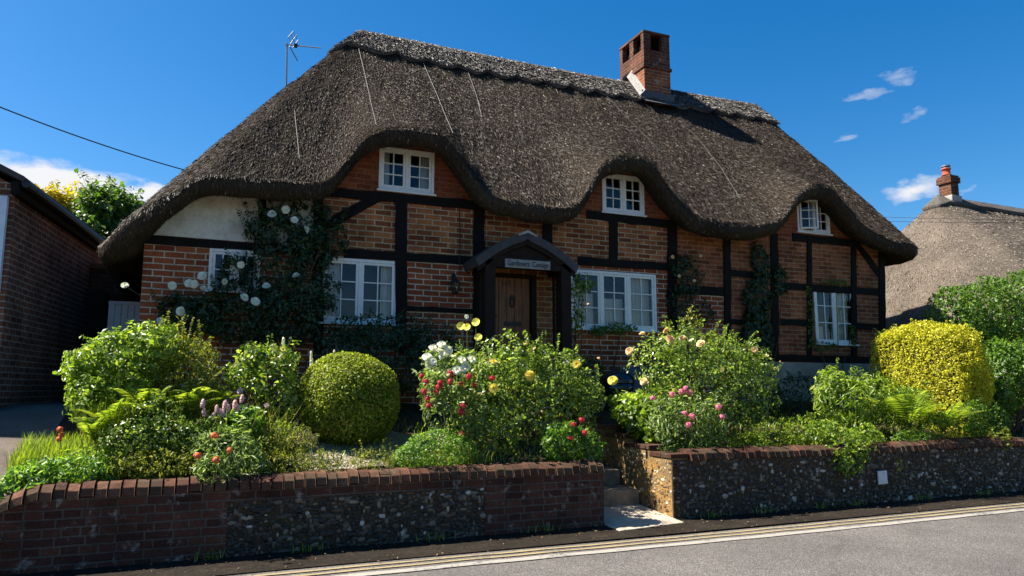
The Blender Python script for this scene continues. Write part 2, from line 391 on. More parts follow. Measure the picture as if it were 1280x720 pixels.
# ------------------------------------------------------------------ world and sun
SK=(-.70,.32,1.0)
SUN_EL=math.atan2(1.0,math.hypot(SK[0],SK[1])); SUN_AZ=math.atan2(SK[0],SK[1])      # azimuth from +y towards +x
def world():
    w=bpy.data.worlds.new('World'); scene.world=w; w.use_nodes=True; nt=w.node_tree; nt.nodes.clear()
    N=lambda t: nt.nodes.new(t)
    out=N('ShaderNodeOutputWorld'); bg=N('ShaderNodeBackground'); sky=N('ShaderNodeTexSky')
    sky.sky_type='NISHITA'; sky.sun_disc=False; sky.sun_elevation=SUN_EL; sky.sun_rotation=SUN_AZ
    sky.air_density=1.0; sky.dust_density=.7; sky.ozone_density=3.4; sky.altitude=100
    def m(op,a,b=None,c=None,clamp=False):
        x=N('ShaderNodeMath'); x.operation=op; x.use_clamp=clamp
        for i,v in enumerate((a,b,c)):
            if v is None: continue
            if hasattr(v,'is_linked'): nt.links.new(v,x.inputs[i])
            else: x.inputs[i].default_value=v
        return x.outputs[0]
    tc=N('ShaderNodeTexCoord'); sp=N('ShaderNodeSeparateXYZ'); nt.links.new(tc.outputs['Generated'],sp.inputs[0])
    az=m('ARCTAN2',sp.outputs[0],sp.outputs[1]); el=m('ARCSINE',sp.outputs[2])
    cb=N('ShaderNodeCombineXYZ'); nt.links.new(az,cb.inputs[0]); nt.links.new(m('MULTIPLY',el,2.0),cb.inputs[1])
    def noise(s,d):
        x=N('ShaderNodeTexNoise'); x.inputs['Scale'].default_value=s; x.inputs['Detail'].default_value=d; x.inputs['Roughness'].default_value=.6
        nt.links.new(cb.outputs[0],x.inputs['Vector']); return x.outputs['Fac']
    n1=noise(14,7); n2=noise(30,6)
    w1=noise(9,5); w2=noise(17,5)
    azw=m('ADD',az,m('MULTIPLY',m('SUBTRACT',w1,.5),.10)); elw=m('ADD',el,m('MULTIPLY',m('SUBTRACT',w2,.5),.045))
    def blob(px,py,sx,sy,gain):                                # a cloud bank around one direction of the sky
        d=ray(px,py); d=d/np.linalg.norm(d); a=math.atan2(d[0],d[1]); e=math.asin(d[2])
        u=m('DIVIDE',m('SUBTRACT',azw,a),sx/FPX); v=m('DIVIDE',m('SUBTRACT',elw,e),sy/FPX)
        q=m('ADD',m('MULTIPLY',u,u),m('MULTIPLY',v,v)); return m('MULTIPLY',m('POWER',2.718,m('MULTIPLY',q,-1.0)),gain)
    tot=None
    for b in ((70,236,85,28,1.7),(-60,228,60,34,1.3),(165,240,60,15,1.35),(150,262,90,22,1.4),(-14,76,22,14,.75),(1085,118,30,11,.74),(1118,98,22,12,.62),(1132,143,26,11,.62),(1055,174,30,8,.62),(1140,240,42,13,1.0),(1165,229,22,12,.8),(1213,238,16,9,.6),(1238,227,14,7,.5),(330,170,90,60,.35),(-300,180,140,60,1.0),(1700,180,190,50,.9)):
        g=blob(*b); tot=g if tot is None else m('MAXIMUM',tot,g)
    nn=m('ADD',m('MULTIPLY',n1,.75),m('MULTIPLY',n2,.45))       # about .6
    k=m('MULTIPLY',m('SUBTRACT',m('MULTIPLY',tot,m('ADD',nn,.35)),.44),1.7,None,True)
    hsv=N('ShaderNodeHueSaturation'); hsv.inputs['Saturation'].default_value=SKY_SAT; hsv.inputs['Value'].default_value=1.0; hsv.inputs['Hue'].default_value=SKY_HUE
    nt.links.new(sky.outputs[0],hsv.inputs['Color'])
    mx=N('ShaderNodeMix'); mx.data_type='RGBA'; nt.links.new(k,mx.inputs[0]); nt.links.new(hsv.outputs[0],mx.inputs[6]); mx.inputs[7].default_value=(CLOUD,CLOUD*1.01,CLOUD*1.04,1)
    nt.links.new(mx.outputs[2],bg.inputs['Color']); bg.inputs['Strength'].default_value=SKY_STR
    nt.links.new(bg.outputs[0],out.inputs['Surface'])
SKY_STR=.058; SKY_SAT=1.42; SKY_HUE=.5; CLOUD=5.6
world()
sl=bpy.data.lights.new('sun','SUN'); sl.energy=5.0; sl.angle=R(.55); sl.color=(1,.94,.84)
so=bpy.data.objects.new('sun',sl); col.objects.link(so)
so.rotation_euler=Vector((-SK[0],-SK[1],-SK[2])).to_track_quat('-Z','Y').to_euler(); so.location=(-20,10,30)
vs=scene.view_settings; vs.view_transform='Standard'; vs.look='None'; vs.gamma=1; vs.use_curve_mapping=False; vs.exposure=1.5
scene.cycles.use_denoising=True; scene.cycles.max_bounces=7; scene.cycles.transparent_max_bounces=12; scene.cycles.diffuse_bounces=3
scene.cycles.caustics_reflective=False; scene.cycles.caustics_refractive=False; scene.cycles.sample_clamp_indirect=6

# ------------------------------------------------------------------ ground, road, garden levels
WY=7.65                     # front face of the garden walls
FY=10.9                     # front wall of the cottage
def gz(y): return .70+.215*(min(max(y,WY),11.0)-7.75)
def sheet(name,x0,x1,y0,y1,nx,ny,zf,m,kind='structure'):
    b=MB(); xs=np.linspace(x0,x1,nx); ys=np.linspace(y0,y1,ny)
    b.grid([[(x,y,zf(x,y)) for y in ys] for x in xs]); o=b.build(name,m,None,True); tag(o,kind=kind); return o
tag(sheet('ground',-600,600,-600,600,3,3,lambda x,y:-.03,M['soil']),'dark earth stretching away under the road and gardens','ground')
tag(sheet('road',-60,120,-2.5,7.02,120,18,lambda x,y:.012*math.sin(x*.7+y)*.4,M['asphalt']),'worn grey asphalt road in the sun in front of the walls','road')
tag(sheet('gutter',-60,120,7.02,WY+.1,200,4,lambda x,y:.015+.03*max(0,y-7.1),M['verge']),'dirty gutter strip at the foot of the garden walls, the wall shadow put into its dark colour','gutter')
def line(name,y0,y1,m,lab):
    b=MB(); xs=np.linspace(-40,90,900)
    j0=.012*snoise(np.c_[xs,xs*0,xs*0],3,3.3); j1=.012*snoise(np.c_[xs,xs*0,xs*0],8,3.9)
    rz=lambda x,y:.012*math.sin(x*.7+y)*.4+.008
    b.grid([[(x,y0+a,rz(x,y0)),(x,y1+c,rz(x,y1))] for x,a,c in zip(xs,j0,j1)])
    tag(b.build(name,m),lab,'road marking',kind='structure')
line('yellow_line',6.87,6.918,M['paint_yellow'],'worn yellow line nearest the garden walls')
line('yellow_line',6.73,6.778,M['paint_yellow'],'second worn yellow line, beside the broad white band')
line('white_line',6.52,6.635,M['paint_white'],'broad worn white band along the edge of the asphalt')
tag(sheet('garden_soil',-1.45,4.34,WY+.12,FY+.1,20,14,lambda x,y:gz(y)-(.25*max(0,-.9-x) if y<8.4 else 0)+.02*math.sin(x*5+y*3),M['soil']),'dark soil bed left of the steps','soil')
tag(sheet('garden_soil',5.5,24,WY+.12,FY+.1,40,14,lambda x,y:gz(y)+.02*math.sin(x*5+y*3),M['soil']),'dark soil bed right of the steps','soil')
tag(sheet('garden_soil',12.6,60,FY+.1,40,20,8,lambda x,y:1.38,M['soil']),'dark soil beyond the right end of the cottage','soil')
tag(sheet('driveway',-9,-1.45,WY-.3,20,16,40,lambda x,y:(gz(y) if y>WY+.1 else .35)-(.30*max(0,-1.5-x) if y<8.6 else 0)-.01,M['drive']),'gritty driveway beside the brick outbuilding','driveway')
tag(sheet('yard',-1.45,-.6,FY+.1,20,4,8,lambda x,y:1.39,M['drive']),'shaded passage between the cottage and the outbuilding','passage')
tag(sheet('garden_path',4.34,5.5,10.05,FY+.05,3,3,lambda x,y:1.30,M['stone']),'stone path from the steps to the porch','path')
gp=[P(325,548,z=.86),P(400,545,z=.9),P(500,540,z=.98),P(560,560,z=.9),P(500,578,z=.82),P(420,580,z=.80),P(340,585,z=.80)]
g0=sheet('gravel',.7,3.3,WY+.3,9.7,46,36,lambda x,y:gz(y)+.035-.16*max(0,math.hypot((x-1.95)/.95,(y-8.7)/.75)+.25*math.sin(x*7+y*3)*math.cos(y*6-x*2)-.85),M['gravel']); tag(g0,'pale gravel laid around the clipped ball','gravel',kind='stuff')

# ------------------------------------------------------------------ garden walls
def coping(b,x0,x1,y0,y1,zf,w=.108,skip=None):                 # brick-on-edge with a rounded back
    x=x0
    while x<x1-.03:
        ww=w*random.uniform(.9,1.08); xe=min(x+ww,x1)
        if not (skip and skip(x)):
            dz=random.uniform(-.012,.008); z0=zf(x)+dz+random.uniform(-.004,.004); z1=zf(xe)+dz+random.uniform(-.004,.004); g=.006
            ya=y0+random.uniform(-.018,.014); prof=[]
            for k in range(7):
                a=math.pi*k/6; prof.append((ya+(y1-ya)*.5-(y1-ya)*.5*math.cos(a), -.06+.125*math.sin(a)**.8 if 0<k<6 else -.06))
            va=[(x+g,yy,z0+zz) for yy,zz in prof]; vb=[(xe-g,yy,z1+zz) for yy,zz in prof]
            n=len(prof); fs=[(i,i+1,i+1+n,i+n)[::-1] for i in range(n-1)]+[tuple(range(n))[::-1],tuple(range(n,2*n)),(0,n,2*n-1,n-1)[::-1]]
            b.add(va+vb,fs)
        x=xe
_ico=None
def ico():
    global _ico
    if _ico is None:
        import bmesh
        bm=bmesh.new(); bmesh.ops.create_icosphere(bm,subdivisions=2,radius=1)
        _ico=(np.array([v.co[:] for v in bm.verts]),np.array([[v.index for v in f.verts] for f in bm.faces])); bm.free()
    return _ico
def stones(name,pts,sizes,normal,m,parent):
    v0,f0=ico(); V=[];F=[];Rn=[]
    for i,(p,s) in enumerate(zip(pts,sizes)):
        q=v0*(1+.42*snoise(v0,i,2.2)[:,None]); sc=np.array([s*rng.choice([.5,.8,1.1,1.9],p=[.3,.35,.25,.1])*rng.uniform(.8,1.2)]*3); sc[2]=s*rng.uniform(.5,1.1)
        ax=1 if abs(normal[1])>.5 else 0; sc[ax]=s*.30
        V.append(q*sc+p); F.append(f0+len(V[0])*i); Rn.append(np.full(len(v0),rng.random()))
    return npmesh(name,np.concatenate(V),np.concatenate(F),np.concatenate(Rn),m,parent)
def scatter2(x0,x1,z0,z1,r,n):
    out=[]
    for _ in range(n*8):
        p=(rng.uniform(x0,x1),rng.uniform(z0,z1))
        if all((p[0]-q[0])**2+((p[1]-q[1])*1.25)**2>r*r for q in out[-500:]): out.append(p)
        if len(out)>=n: break
    return out
LT=lambda x: .70-(.42*max(0,min(1,(-1.22-x)/.9))**1.25)         # top of the left wall, sweeping down at its end
gw=empty('garden_wall',(1.5,WY,0),'low brick and flint garden wall left of the steps, its rounded coping sweeping down at the end','wall','garden walls along the road')
b=MB(); xs=np.r_[np.arange(-2.4,-.9,.1),np.linspace(-.9,4.4,12)]
xa,xb=P(284,640,y=WY)[0],P(607,620,y=WY)[0]
zt=.53
def wallface(b,xs,y,z0f,z1f,thick):
    for a,c in zip(xs[:-1],xs[1:]):
        v=[(a,y,z0f(a)),(c,y,z0f(c)),(c,y,z1f(c)),(a,y,z1f(a)),(a,y+thick,z0f(a)),(c,y+thick,z0f(c)),(c,y+thick,z1f(c)),(a,y+thick,z1f(a))]
        b.add(v,[(0,1,2,3),(5,4,7,6),(3,2,6,7)])
xs=np.sort(np.r_[xs,xa,xb])
wallface(b,[x for x in xs if x<=xa+1e-6],WY,lambda x:-.05,lambda x:LT(x)-.06,.30)
wallface(b,[x for x in xs if x>=xb-1e-6],WY,lambda x:-.05,lambda x:LT(x)-.06,.30)
wallface(b,[xa,xb],WY,lambda x:zt,lambda x:LT(x)-.06,.30)
b.add([(4.4,WY,-.05),(4.4,WY+.3,-.05),(4.4,WY+.3,.64),(4.4,WY,.64)],[(0,1,2,3)])
zs=[(WY+.3,.58,8.35),(8.35,.68,9.1),(9.1,.84,10.1)]
for y0,z,y1 in zs: b.box(4.18,4.4,y0,y1,-.05,z)
b.build('brick_face',M['brick_wall'],gw)
b=MB(); b.box(xa,xb,WY+.012,WY+.29,-.05,zt-.001); b.build('flint_mortar_bed',M['flint_mortar'],gw)
pts=scatter2(xa-.05,xb+.03,.0,zt+.0,.042,900); stones('flint_panel',[(p[0],WY+.01,p[1]) for p in pts],[rng.uniform(.016,.038) for _ in pts],(0,-1,0),M['flint'],gw)
b=MB(); coping(b,-2.4,4.4,WY-.025,WY+.31,LT); q=MB(); wallface(q,list(np.linspace(-2.39,4.39,40)),WY+.03,lambda x:LT(x)-.0605,lambda x:LT(x)+.02,.23); q.build('coping_mortar',M['flint_mortar'],gw)
for y0,z,y1 in zs: b.box(4.165,4.415,y0+.004,y1-.004,z+.002,z+.07)
b.build('coping',M['coping'],gw,False,.006)

RT=lambda x:.775+.012*math.sin(x*1.3)
gr=empty('garden_wall',(9,WY,0),'long flint garden wall right of the steps with lichen gold on its end face','wall','garden walls along the road')
b=MB(); xr=P(843,640,y=WY)[0]
b.box(xr,24,WY+.012,WY+.30,-.05,.73); b.build('flint_mortar_bed',M['flint_mortar'],gr)
pts=scatter2(xr+.02,12.5,.02,.70,.046,2600); stones('flint_face',[(p[0],WY+.01,p[1]) for p in pts],[rng.uniform(.015,.036) for _ in pts],(0,-1,0),M['flint'],gr)
b=MB()
steps_ret=[(WY+.03,.745,8.15),(8.15,.82,8.75),(8.75,.92,9.25),(9.25,1.02,9.75),(9.75,1.14,10.1)]
for y0,z,y1 in steps_ret: b.box(xr-.004,xr+.24,y0,y1,-.05,z)
b.build('return_face',M['flint_lichen'],gr)
pts=[]
for y0,z,y1 in steps_ret: pts+=[(a,c) for a,c in scatter2(y0+.02,y1-.02,.05,z-.04,.055,90)]
stones('return_flints',[(xr-.003,p[0],p[1]) for p in pts],[rng.uniform(.014,.034) for _ in pts],(1,0,0),M['flint_gold'],gr)
b=MB(); coping(b,xr+.25,24,WY-.02,WY+.31,RT,.112)
b.build('coping',M['coping'],gr,False,.006)
b=MB()
for y0,z,y1 in steps_ret: 
    yy=y0-.02
    while yy<y1-.03:
        b.box(xr-.02,xr+.25,yy+.004,min(yy+.22,y1)-.004,z+.002,z+.055); yy+=.22
b.build('return_coping',M['coping'],gr,False,.006)
pl=P(1103,597,y=WY-.02); b=MB(); k=mpp(pl); b.prism([(pl[0]-.085,pl[2]-.09),(pl[0]+.085,pl[2]-.085),(pl[0]+.085,pl[2]+.095),(pl[0]-.085,pl[2]+.09)],WY-.03,WY-.008)
tag(b.build('wall_plate',M['label_white'],None,False,.004),'small chipped white plate fixed to the flint wall under the trailing leaves','plate')

# steps
st=empty('stone_steps',(4.9,8.4,0),'pale stone steps climbing between the two garden walls','steps')
lev=[(6.98,8.38,.03,.10),(8.38,8.85,.29,.31),(8.85,9.28,.49,.51),(9.28,9.68,.69,.71),(9.68,10.05,.89,.91),(10.05,10.3,1.09,1.11)]
for i,(y0,y1,z0,z1) in enumerate(lev):
    b=MB(); x0,x1=(4.415,xr-.03)
    if i==0:
        v=[(x0-.0,y0+.35,-.04),(x1+.05,y0+.5,-.04),(x1,y1,-.04),(x0,y1,-.04),(x0,y0+.35,z0),(x1+.05,y0+.5,z0),(x1,y1,z1+.02),(x0,y1,z1+.02)]
        b.add(v,[(3,2,1,0),(4,5,6,7),(0,1,5,4),(1,2,6,5),(2,3,7,6),(3,0,4,7)]); b.build('landing',M['stone'],st,False,.012)
    else:
        b.box(x0,x1,y0-.02,y1+.06,0,z1); b.build('step',M['stone_step'],st,False,.015)

# ------------------------------------------------------------------ thatched roofs
def sstep(a,b,x): t=min(max((x-a)/(b-a),0),1); return t*t*(3-2*t)
def thatch_grid(xL,xR,yf,yb,RL,RR,ry,rz,zlip,zbase,TH,Rc=.9,nf=240,nt=34,noise_amp=.03,seed=1,p=3.0,bulge=.10,ystart=None):
    per=[]                                                     # x, y, outward dir, lip height, base height
    def add(x,y,d): per.append((x,y,d))
    for x in np.linspace(xL+Rc,xR-Rc,nf): add(x,yf,(0,-1))
    for a in np.linspace(-90,0,16)[1:]: add(xR-Rc+Rc*math.cos(R(a)),yf+Rc+Rc*math.sin(R(a)),(math.cos(R(a)),math.sin(R(a))))
    for y in np.linspace(yf+Rc,yb-Rc,14)[1:]: add(xR,y,(1,0))
    for a in np.linspace(0,90,12)[1:]: add(xR-Rc+Rc*math.cos(R(a)),yb-Rc+Rc*math.sin(R(a)),(math.cos(R(a)),math.sin(R(a))))
    for x in np.linspace(xR-Rc,xL+Rc,30)[1:]: add(x,yb,(0,1))
    for a in np.linspace(90,180,12)[1:]: add(xL+Rc+Rc*math.cos(R(a)),yb-Rc+Rc*math.sin(R(a)),(math.cos(R(a)),math.sin(R(a))))
    for y in np.linspace(yb-Rc,yf+Rc,26)[1:]: add(xL,y,(-1,0))
    for a in np.linspace(180,270,16)[1:-1]: add(xL+Rc+Rc*math.cos(R(a)),yf+Rc+Rc*math.sin(R(a)),(math.cos(R(a)),math.sin(R(a))))
    S=np.zeros((len(per),nt,3)); U=np.zeros((len(per),6,3)); ts=np.linspace(0,1,nt)
    for i,(x,y,d) in enumerate(per):
        k=.55; rx=x                                            # soft clamp on to the ridge
        rx=RL+math.log1p(math.exp((x-RL)/k))*k; rx=RR-math.log1p(math.exp((RR-rx)/k))*k
        rx=min(max(rx,RL),RR)
        zl=zlip(x,y); zb=zbase(x,y); r=zl-zb
        sag=-.05*math.sin(math.pi*min(max((rx-RL)/(RR-RL),0),1))
        for j,t in enumerate(ts):
            bl=bulge*math.sin(math.pi*t)
            S[i,j]=(rx+(x-rx)*t+d[0]*bl*.6, ry+(y-ry)*t+d[1]*bl*.6, rz+sag*(1-t)+(zb+TH-rz)*t+r*t**p+bl*.5)
        e=S[i,-1]; D=np.array([d[0],d[1],0.])
        U[i]=[e+D*.035+[0,0,-TH*.18], e+D*.03+[0,0,-TH*.55], e-D*.03+[0,0,-TH*.88], e-D*.10+[0,0,-TH], e-D*.36+[0,0,-TH+.10], e-D*.75+[0,0,-TH+.34]]
    fl=S.reshape(-1,3); w=np.tile(np.clip(ts*6,0,1),len(per))
    fl+= (w*noise_amp*(snoise(fl,seed,1.6)+.5*snoise(fl,seed+3,5.0)))[:,None]*np.array([0,-.4,.9])
    S=fl.reshape(S.shape); U[:,:4]+= (.5*noise_amp*snoise(U[:,:4].reshape(-1,3),seed+5,6.0)).reshape(len(per),4,1)*np.array([0,-.6,1.])
    return per,S,U
def straws(S,n,rows,tmax,mat,name,parent,L=(.05,.12),W=(.005,.010),lift=.02,down=1.0,seed=3):
    g=np.random.default_rng(seed); I,J=S.shape[:2]
    seg=S[:,:,:]; 
    dA=np.linalg.norm(np.cross(seg[rows][:,1:]-seg[rows][:,:-1],np.roll(seg,-1,0)[rows][:,:-1]-seg[rows][:,:-1]),axis=-1)
    jm=int(tmax*(J-1)); dA=dA[:,:jm]; pr=(dA/dA.sum()).ravel()
    pick=g.choice(pr.size,n,p=pr); ii=np.asarray(rows)[pick//jm]; jj=pick%jm; a=g.random(n)[:,None]; c=g.random(n)[:,None]
    i2=(ii+1)%I; p0=S[ii,jj]*(1-a)+S[i2,jj]*a; p1=S[ii,jj+1]*(1-a)+S[i2,jj+1]*a
    p=p0*(1-c)+p1*c; dn=unit(p1-p0); sd=unit(S[i2,jj]-S[ii,jj]+1e-6); nm=unit(np.cross(sd,dn)); nm*=np.sign(nm[:,2:3]+1e-9)
    ax=unit(dn*down+nm*g.uniform(.04,.42,(n,1))+sd*g.normal(0,.26,(n,1))); wd=unit(np.cross(ax,nm)+nm*g.normal(0,.6,(n,1)))
    l=g.uniform(*L,(n,1)); w=g.uniform(*W,(n,1)); o=p+nm*g.uniform(-.012,lift,(n,1))
    V=np.stack([o-wd*w,o+wd*w,o+ax*l+wd*w*.6,o+ax*l-wd*w*.6],1).reshape(-1,3); F=np.arange(4*n).reshape(n,4)
    return npmesh(name,V,F,np.repeat(g.random(n),4),mat,parent)

cot=empty('thatched_cottage',(6,FY,1.3),'large timber framed brick cottage, its dark thatch swept up over three small windows','cottage')
YE=FY-.5
LIPPX=[(122,322),(135,313),(149,303),(178,288),(217,267),(245,247),(262,243),(300,245),(345,248),(395,250),(415,243),(437,214),(455,193),(478,182),(530,182),(556,190),(580,222),(602,254),(620,266),(660,275),(700,279),(722,273),(742,243),(753,224),(768,215),(800,214),(818,226),(842,262),(868,289),(900,297),(945,299),(975,291),(989,272),(1002,254),(1018,247),(1036,249),(1058,272),(1080,298),(1110,314),(1148,321)]
_lw=np.array([P(a,c,y=YE) for a,c in LIPPX]); LX,LZ=_lw[:,0],_lw[:,2]
# smooth the outline a little
_xx=np.linspace(LX[0],LX[-1],600); _zz=np.interp(_xx,LX,LZ); _kk=np.hanning(13); _kk/=_kk.sum(); _zz=np.convolve(np.pad(_zz,6,'edge'),_kk,'valid')
ZL=lambda x: float(np.interp(x,_xx,_zz))
XL,XR=LX[0]-.05,LX[-1]+.52
zleft=float(_zz[0]); XG=P(300,245,y=YE)[0]
def zlip(x,y): return ZL(x) if y<YE+1.0 else (zleft if x<4 else ZL(XR))
def zbase(x,y):
    k=sstep(XL,XG,x); z=4.02
    if y>YE+1.0: return zleft if x<4 else ZL(XR)
    return (1-k)*zlip(x,y)+k*z if x<XG else (z if x<XR-1 else min(z,zlip(x,y)))
RY=13.65
RL_=P(452,36,y=RY); RR_=P(944,129,y=RY); RZ=(RL_[2]+RR_[2])/2-.10
per,S,U=thatch_grid(XL,XR,YE,2*RY-YE,RL_[0],RR_[0],RY,RZ,zlip,zbase,.28)
b=MB(); b.grid(S.tolist(),0,.5,True); roof=b.build('thatch_roof',M['thatch'],cot,True)
b=MB(); Ul=np.concatenate([S[:,-1:],U],1); b.grid(Ul.tolist(),0,.5,True); b.build('eave_edge',[M['thatch_under']],roof,True)
front=[i for i in range(len(per)) if per[i][2][1]<=.01 or per[i][2][0]<-.3]
front=[i for i in front if not (per[i][2][0]>.9)]
straws(S,230000,front,1.0,M['straw'],'straw_ends',roof,(.04,.09),(.0022,.0042),.010,1.3)
lipS=np.concatenate([S[:,-1:],U[:,:4]],1)
straws(lipS,26000,front,1.0,M['straw'],'eave_straw',roof,(.03,.07),(.0025,.0045),.010,1.2,9)
# ridge cap with scalloped lower edge
def cap(S,per,RR,rows,tc,off,name,m,parent):
    b=MB(); n=12; I=len(per); G=[]; nt=S.shape[1]
    for i in rows:
        row=[]; T=tc(i)
        for k in range(n+1):
            t=T*k/n; f=t*(nt-1); j=min(int(f),nt-2); q=S[i,j]*(1-(f-j))+S[i,j+1]*(f-j)
            d=np.array([per[i][2][0],per[i][2][1],0]); row.append(q+d*off*.75+np.array([0,0,off])*(1 if k else 1.1))
        row.append(q+d*.01+np.array([0,0,.0])); G.append(row)
    b.grid(G,0,.5,True); o=b.build(name,m,parent,True); return o,np.array(G)
def tcf(i):
    x,y,d=per[i]; rx=S[i,0,0]
    if d==(0,-1): return .120+.034*abs(math.sin(math.pi*(rx-RL_[0])/.62)) if rx<RR_[0]-.05 else .16
    return .15
o,Gc=cap(S,per,None,range(len(per)),tcf,.055,'ridge_cap',M['thatch_ridge'],roof)
straws(Gc[:,:-1],24000,front,1.0,M['straw_pale'],'ridge_straw',roof,(.04,.10),(.004,.008),.02,.8,21)
# netting seams
def on_roof(px,py,off=.02):                                    # nearest front-roof point along a view ray
    d=ray(px,py); A=S[:,:,:].reshape(-1,3)-CAM; s=A@d/(d@d); q=np.linalg.norm(A-np.outer(s,d),axis=1); q=np.where((A[:,1]>RY+.3),9,q)
    k=np.argsort(q)[:6]; s0=np.average(s[k],weights=1/(q[k]+.02)); return CAM+d*s0+np.array([0,-off*.7,off])
M['wire']=simple('netting_wire',(.12,.115,.105),.6,.3)
for w in ([(448,62),(456,95),(463,128),(470,158)],[(522,62),(533,90),(546,120),(556,145),(566,168)],[(366,112),(369,150),(374,200)],[(578,75),(588,100),(600,135)],[(690,100),(697,118)],[(755,118),(775,140),(800,165),(825,190)],[(845,150),(870,172),(900,210),(925,250)],[(595,120),(602,148)]):
    pts=[on_roof(*p) for p in w]; b=MB(); b.tube(pts,.0032,4); b.build('netting_wire',M['wire'],roof)

# ------------------------------------------------------------------ cottage walls
def W(px,py,y=FY): return P(px,py,y=y)
XA=W(178,340)[0]; XB=W(1105,370)[0]; ZF=1.30
def rect(px0,px1,ptop,pbot):                                   # window opening from photo extents at its middle
    xm=(px0+px1)/2; return W(px0,ptop)[0],W(px1,ptop)[0],W(xm,pbot)[2],W(xm,ptop)[2]
WIN=[('up',rect(474,543,187,240),2,2,3),('low',rect(402,497,324,404),2,2,3),('side',rect(262,326,312,364),2,2,2),('mid',rect(713,819,340,412),3,2,3),
     ('up',rect(752,804,219,267),2,2,3),('end',rect(995,1035,250,291),2,2,3),('tall',rect(1016,1066,357,430),2,2,3)]
DOOR=(W(612,350)[0],W(669,350)[0],ZF,W(640,342)[2])
holes=[w[1] for w in WIN]+[DOOR]
zH=lambda px,py: W(px,py)[2]
b=MB()
xs=set(np.round(np.arange(XA,XB,.12),3).tolist())|{XA,XB}
for h in holes: xs|={h[0],h[1]}
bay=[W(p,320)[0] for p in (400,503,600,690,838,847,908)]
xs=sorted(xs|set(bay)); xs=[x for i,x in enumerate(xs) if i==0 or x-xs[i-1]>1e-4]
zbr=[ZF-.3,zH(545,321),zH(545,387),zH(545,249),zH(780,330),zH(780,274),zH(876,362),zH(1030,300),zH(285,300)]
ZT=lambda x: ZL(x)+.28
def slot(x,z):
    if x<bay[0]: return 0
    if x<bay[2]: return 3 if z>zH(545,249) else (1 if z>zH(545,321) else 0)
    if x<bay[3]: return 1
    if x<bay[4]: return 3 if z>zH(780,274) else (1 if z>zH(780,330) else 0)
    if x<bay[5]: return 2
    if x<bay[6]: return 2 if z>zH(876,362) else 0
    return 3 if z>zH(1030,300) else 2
for x0,x1 in zip(xs[:-1],xs[1:]):
    xm=(x0+x1)/2; zs_=set(zbr)
    for h in holes:
        if h[0]<xm<h[1]: zs_|={h[2],h[3]}
    zs_=sorted(z for z in zs_ if z<ZT(xm)-.05)
    for k,z0 in enumerate(zs_):
        last=k==len(zs_)-1; z1=None if last else zs_[k+1]; zc=(z0+(ZT(xm) if last else z1))/2
        if any(h[0]<xm<h[1] and h[2]-1e-4<zc<h[3]+1e-4 for h in holes): continue
        a,c=(ZT(x0),ZT(x1)) if last else (z1,z1)
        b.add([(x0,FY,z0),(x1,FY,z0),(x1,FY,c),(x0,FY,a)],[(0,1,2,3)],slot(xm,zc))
for h in holes:                                                # reveals
    for (p,q,r_,s_) in (((h[0],h[2]),(h[0],h[3]),0,0),((h[1],h[3]),(h[1],h[2]),0,0),((h[0],h[3]),(h[1],h[3]),0,0),((h[1],h[2]),(h[0],h[2]),0,0)):
        b.add([(p[0],FY,p[1]),(q[0],FY,q[1]),(q[0],FY+.2,q[1]),(p[0],FY+.2,p[1])],[(0,1,2,3)],0)
yb_=2*RY-YE-.5
for x in (XA,XB):
    zt_=3.3 if x==XA else 4.1
    b.add([(x,FY,ZF-.4),(x,yb_,ZF-.4),(x,yb_,zt_),(x,FY,zt_)],[(0,1,2,3)],0)
b.add([(XA,yb_,ZF-.4),(XB,yb_,ZF-.4),(XB,yb_,4.1),(XA,yb_,3.3)],[(0,1,2,3)],0)
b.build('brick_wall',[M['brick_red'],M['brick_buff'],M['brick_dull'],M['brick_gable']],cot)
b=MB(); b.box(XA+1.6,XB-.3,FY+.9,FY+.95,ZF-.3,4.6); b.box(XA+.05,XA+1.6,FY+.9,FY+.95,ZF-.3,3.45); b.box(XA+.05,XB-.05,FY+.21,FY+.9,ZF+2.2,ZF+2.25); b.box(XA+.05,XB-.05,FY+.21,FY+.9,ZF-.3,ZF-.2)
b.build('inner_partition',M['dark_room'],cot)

# timbers: crooked beams between pairs of photo points on the wall plane
def beam(p,q,wpx,depth=.022,name='timber'):
    a=W(*p); c=W(*q); ax=(c-a); L=np.linalg.norm(ax); ax/=L; sd=np.array([-ax[2],0,ax[0]])
    n=max(3,int(L/.22)); w0=wpx*mpp((a+c)/2)*.5; top=[];bot=[]
    for i in range(n+1):
        t=a+ax*L*i/n; top.append(t+sd*w0*(1+random.uniform(-.13,.13))); bot.append(t-sd*w0*(1+random.uniform(-.13,.13)))
    loop=[(v[0],v[2]) for v in bot]+[(v[0],v[2]) for v in reversed(top)]
    m=MB(); dd=depth+random.uniform(-.004,.004)
    nb=len(bot); V=[];Fc=[]
    for v in bot: V+= [(v[0],FY-dd,v[2]),(v[0],FY+.02,v[2])]
    for v in top: V+= [(v[0],FY-dd,v[2]),(v[0],FY+.02,v[2])]
    for i in range(nb-1):
        b0,b1,t0,t1=2*i,2*i+2,2*nb+2*i,2*nb+2*i+2
        Fc+=[(b0,b1,t1,t0),(b0+1,b1+1,b1,b0),(t0,t1,t1+1,t0+1)]
    e=2*nb-2; Fc+=[(0,2*nb,2*nb+1,1),(e,e+1,2*nb+e+1,2*nb+e)]
    m.add(V,Fc); return m.build(name,M['timber'],cot)
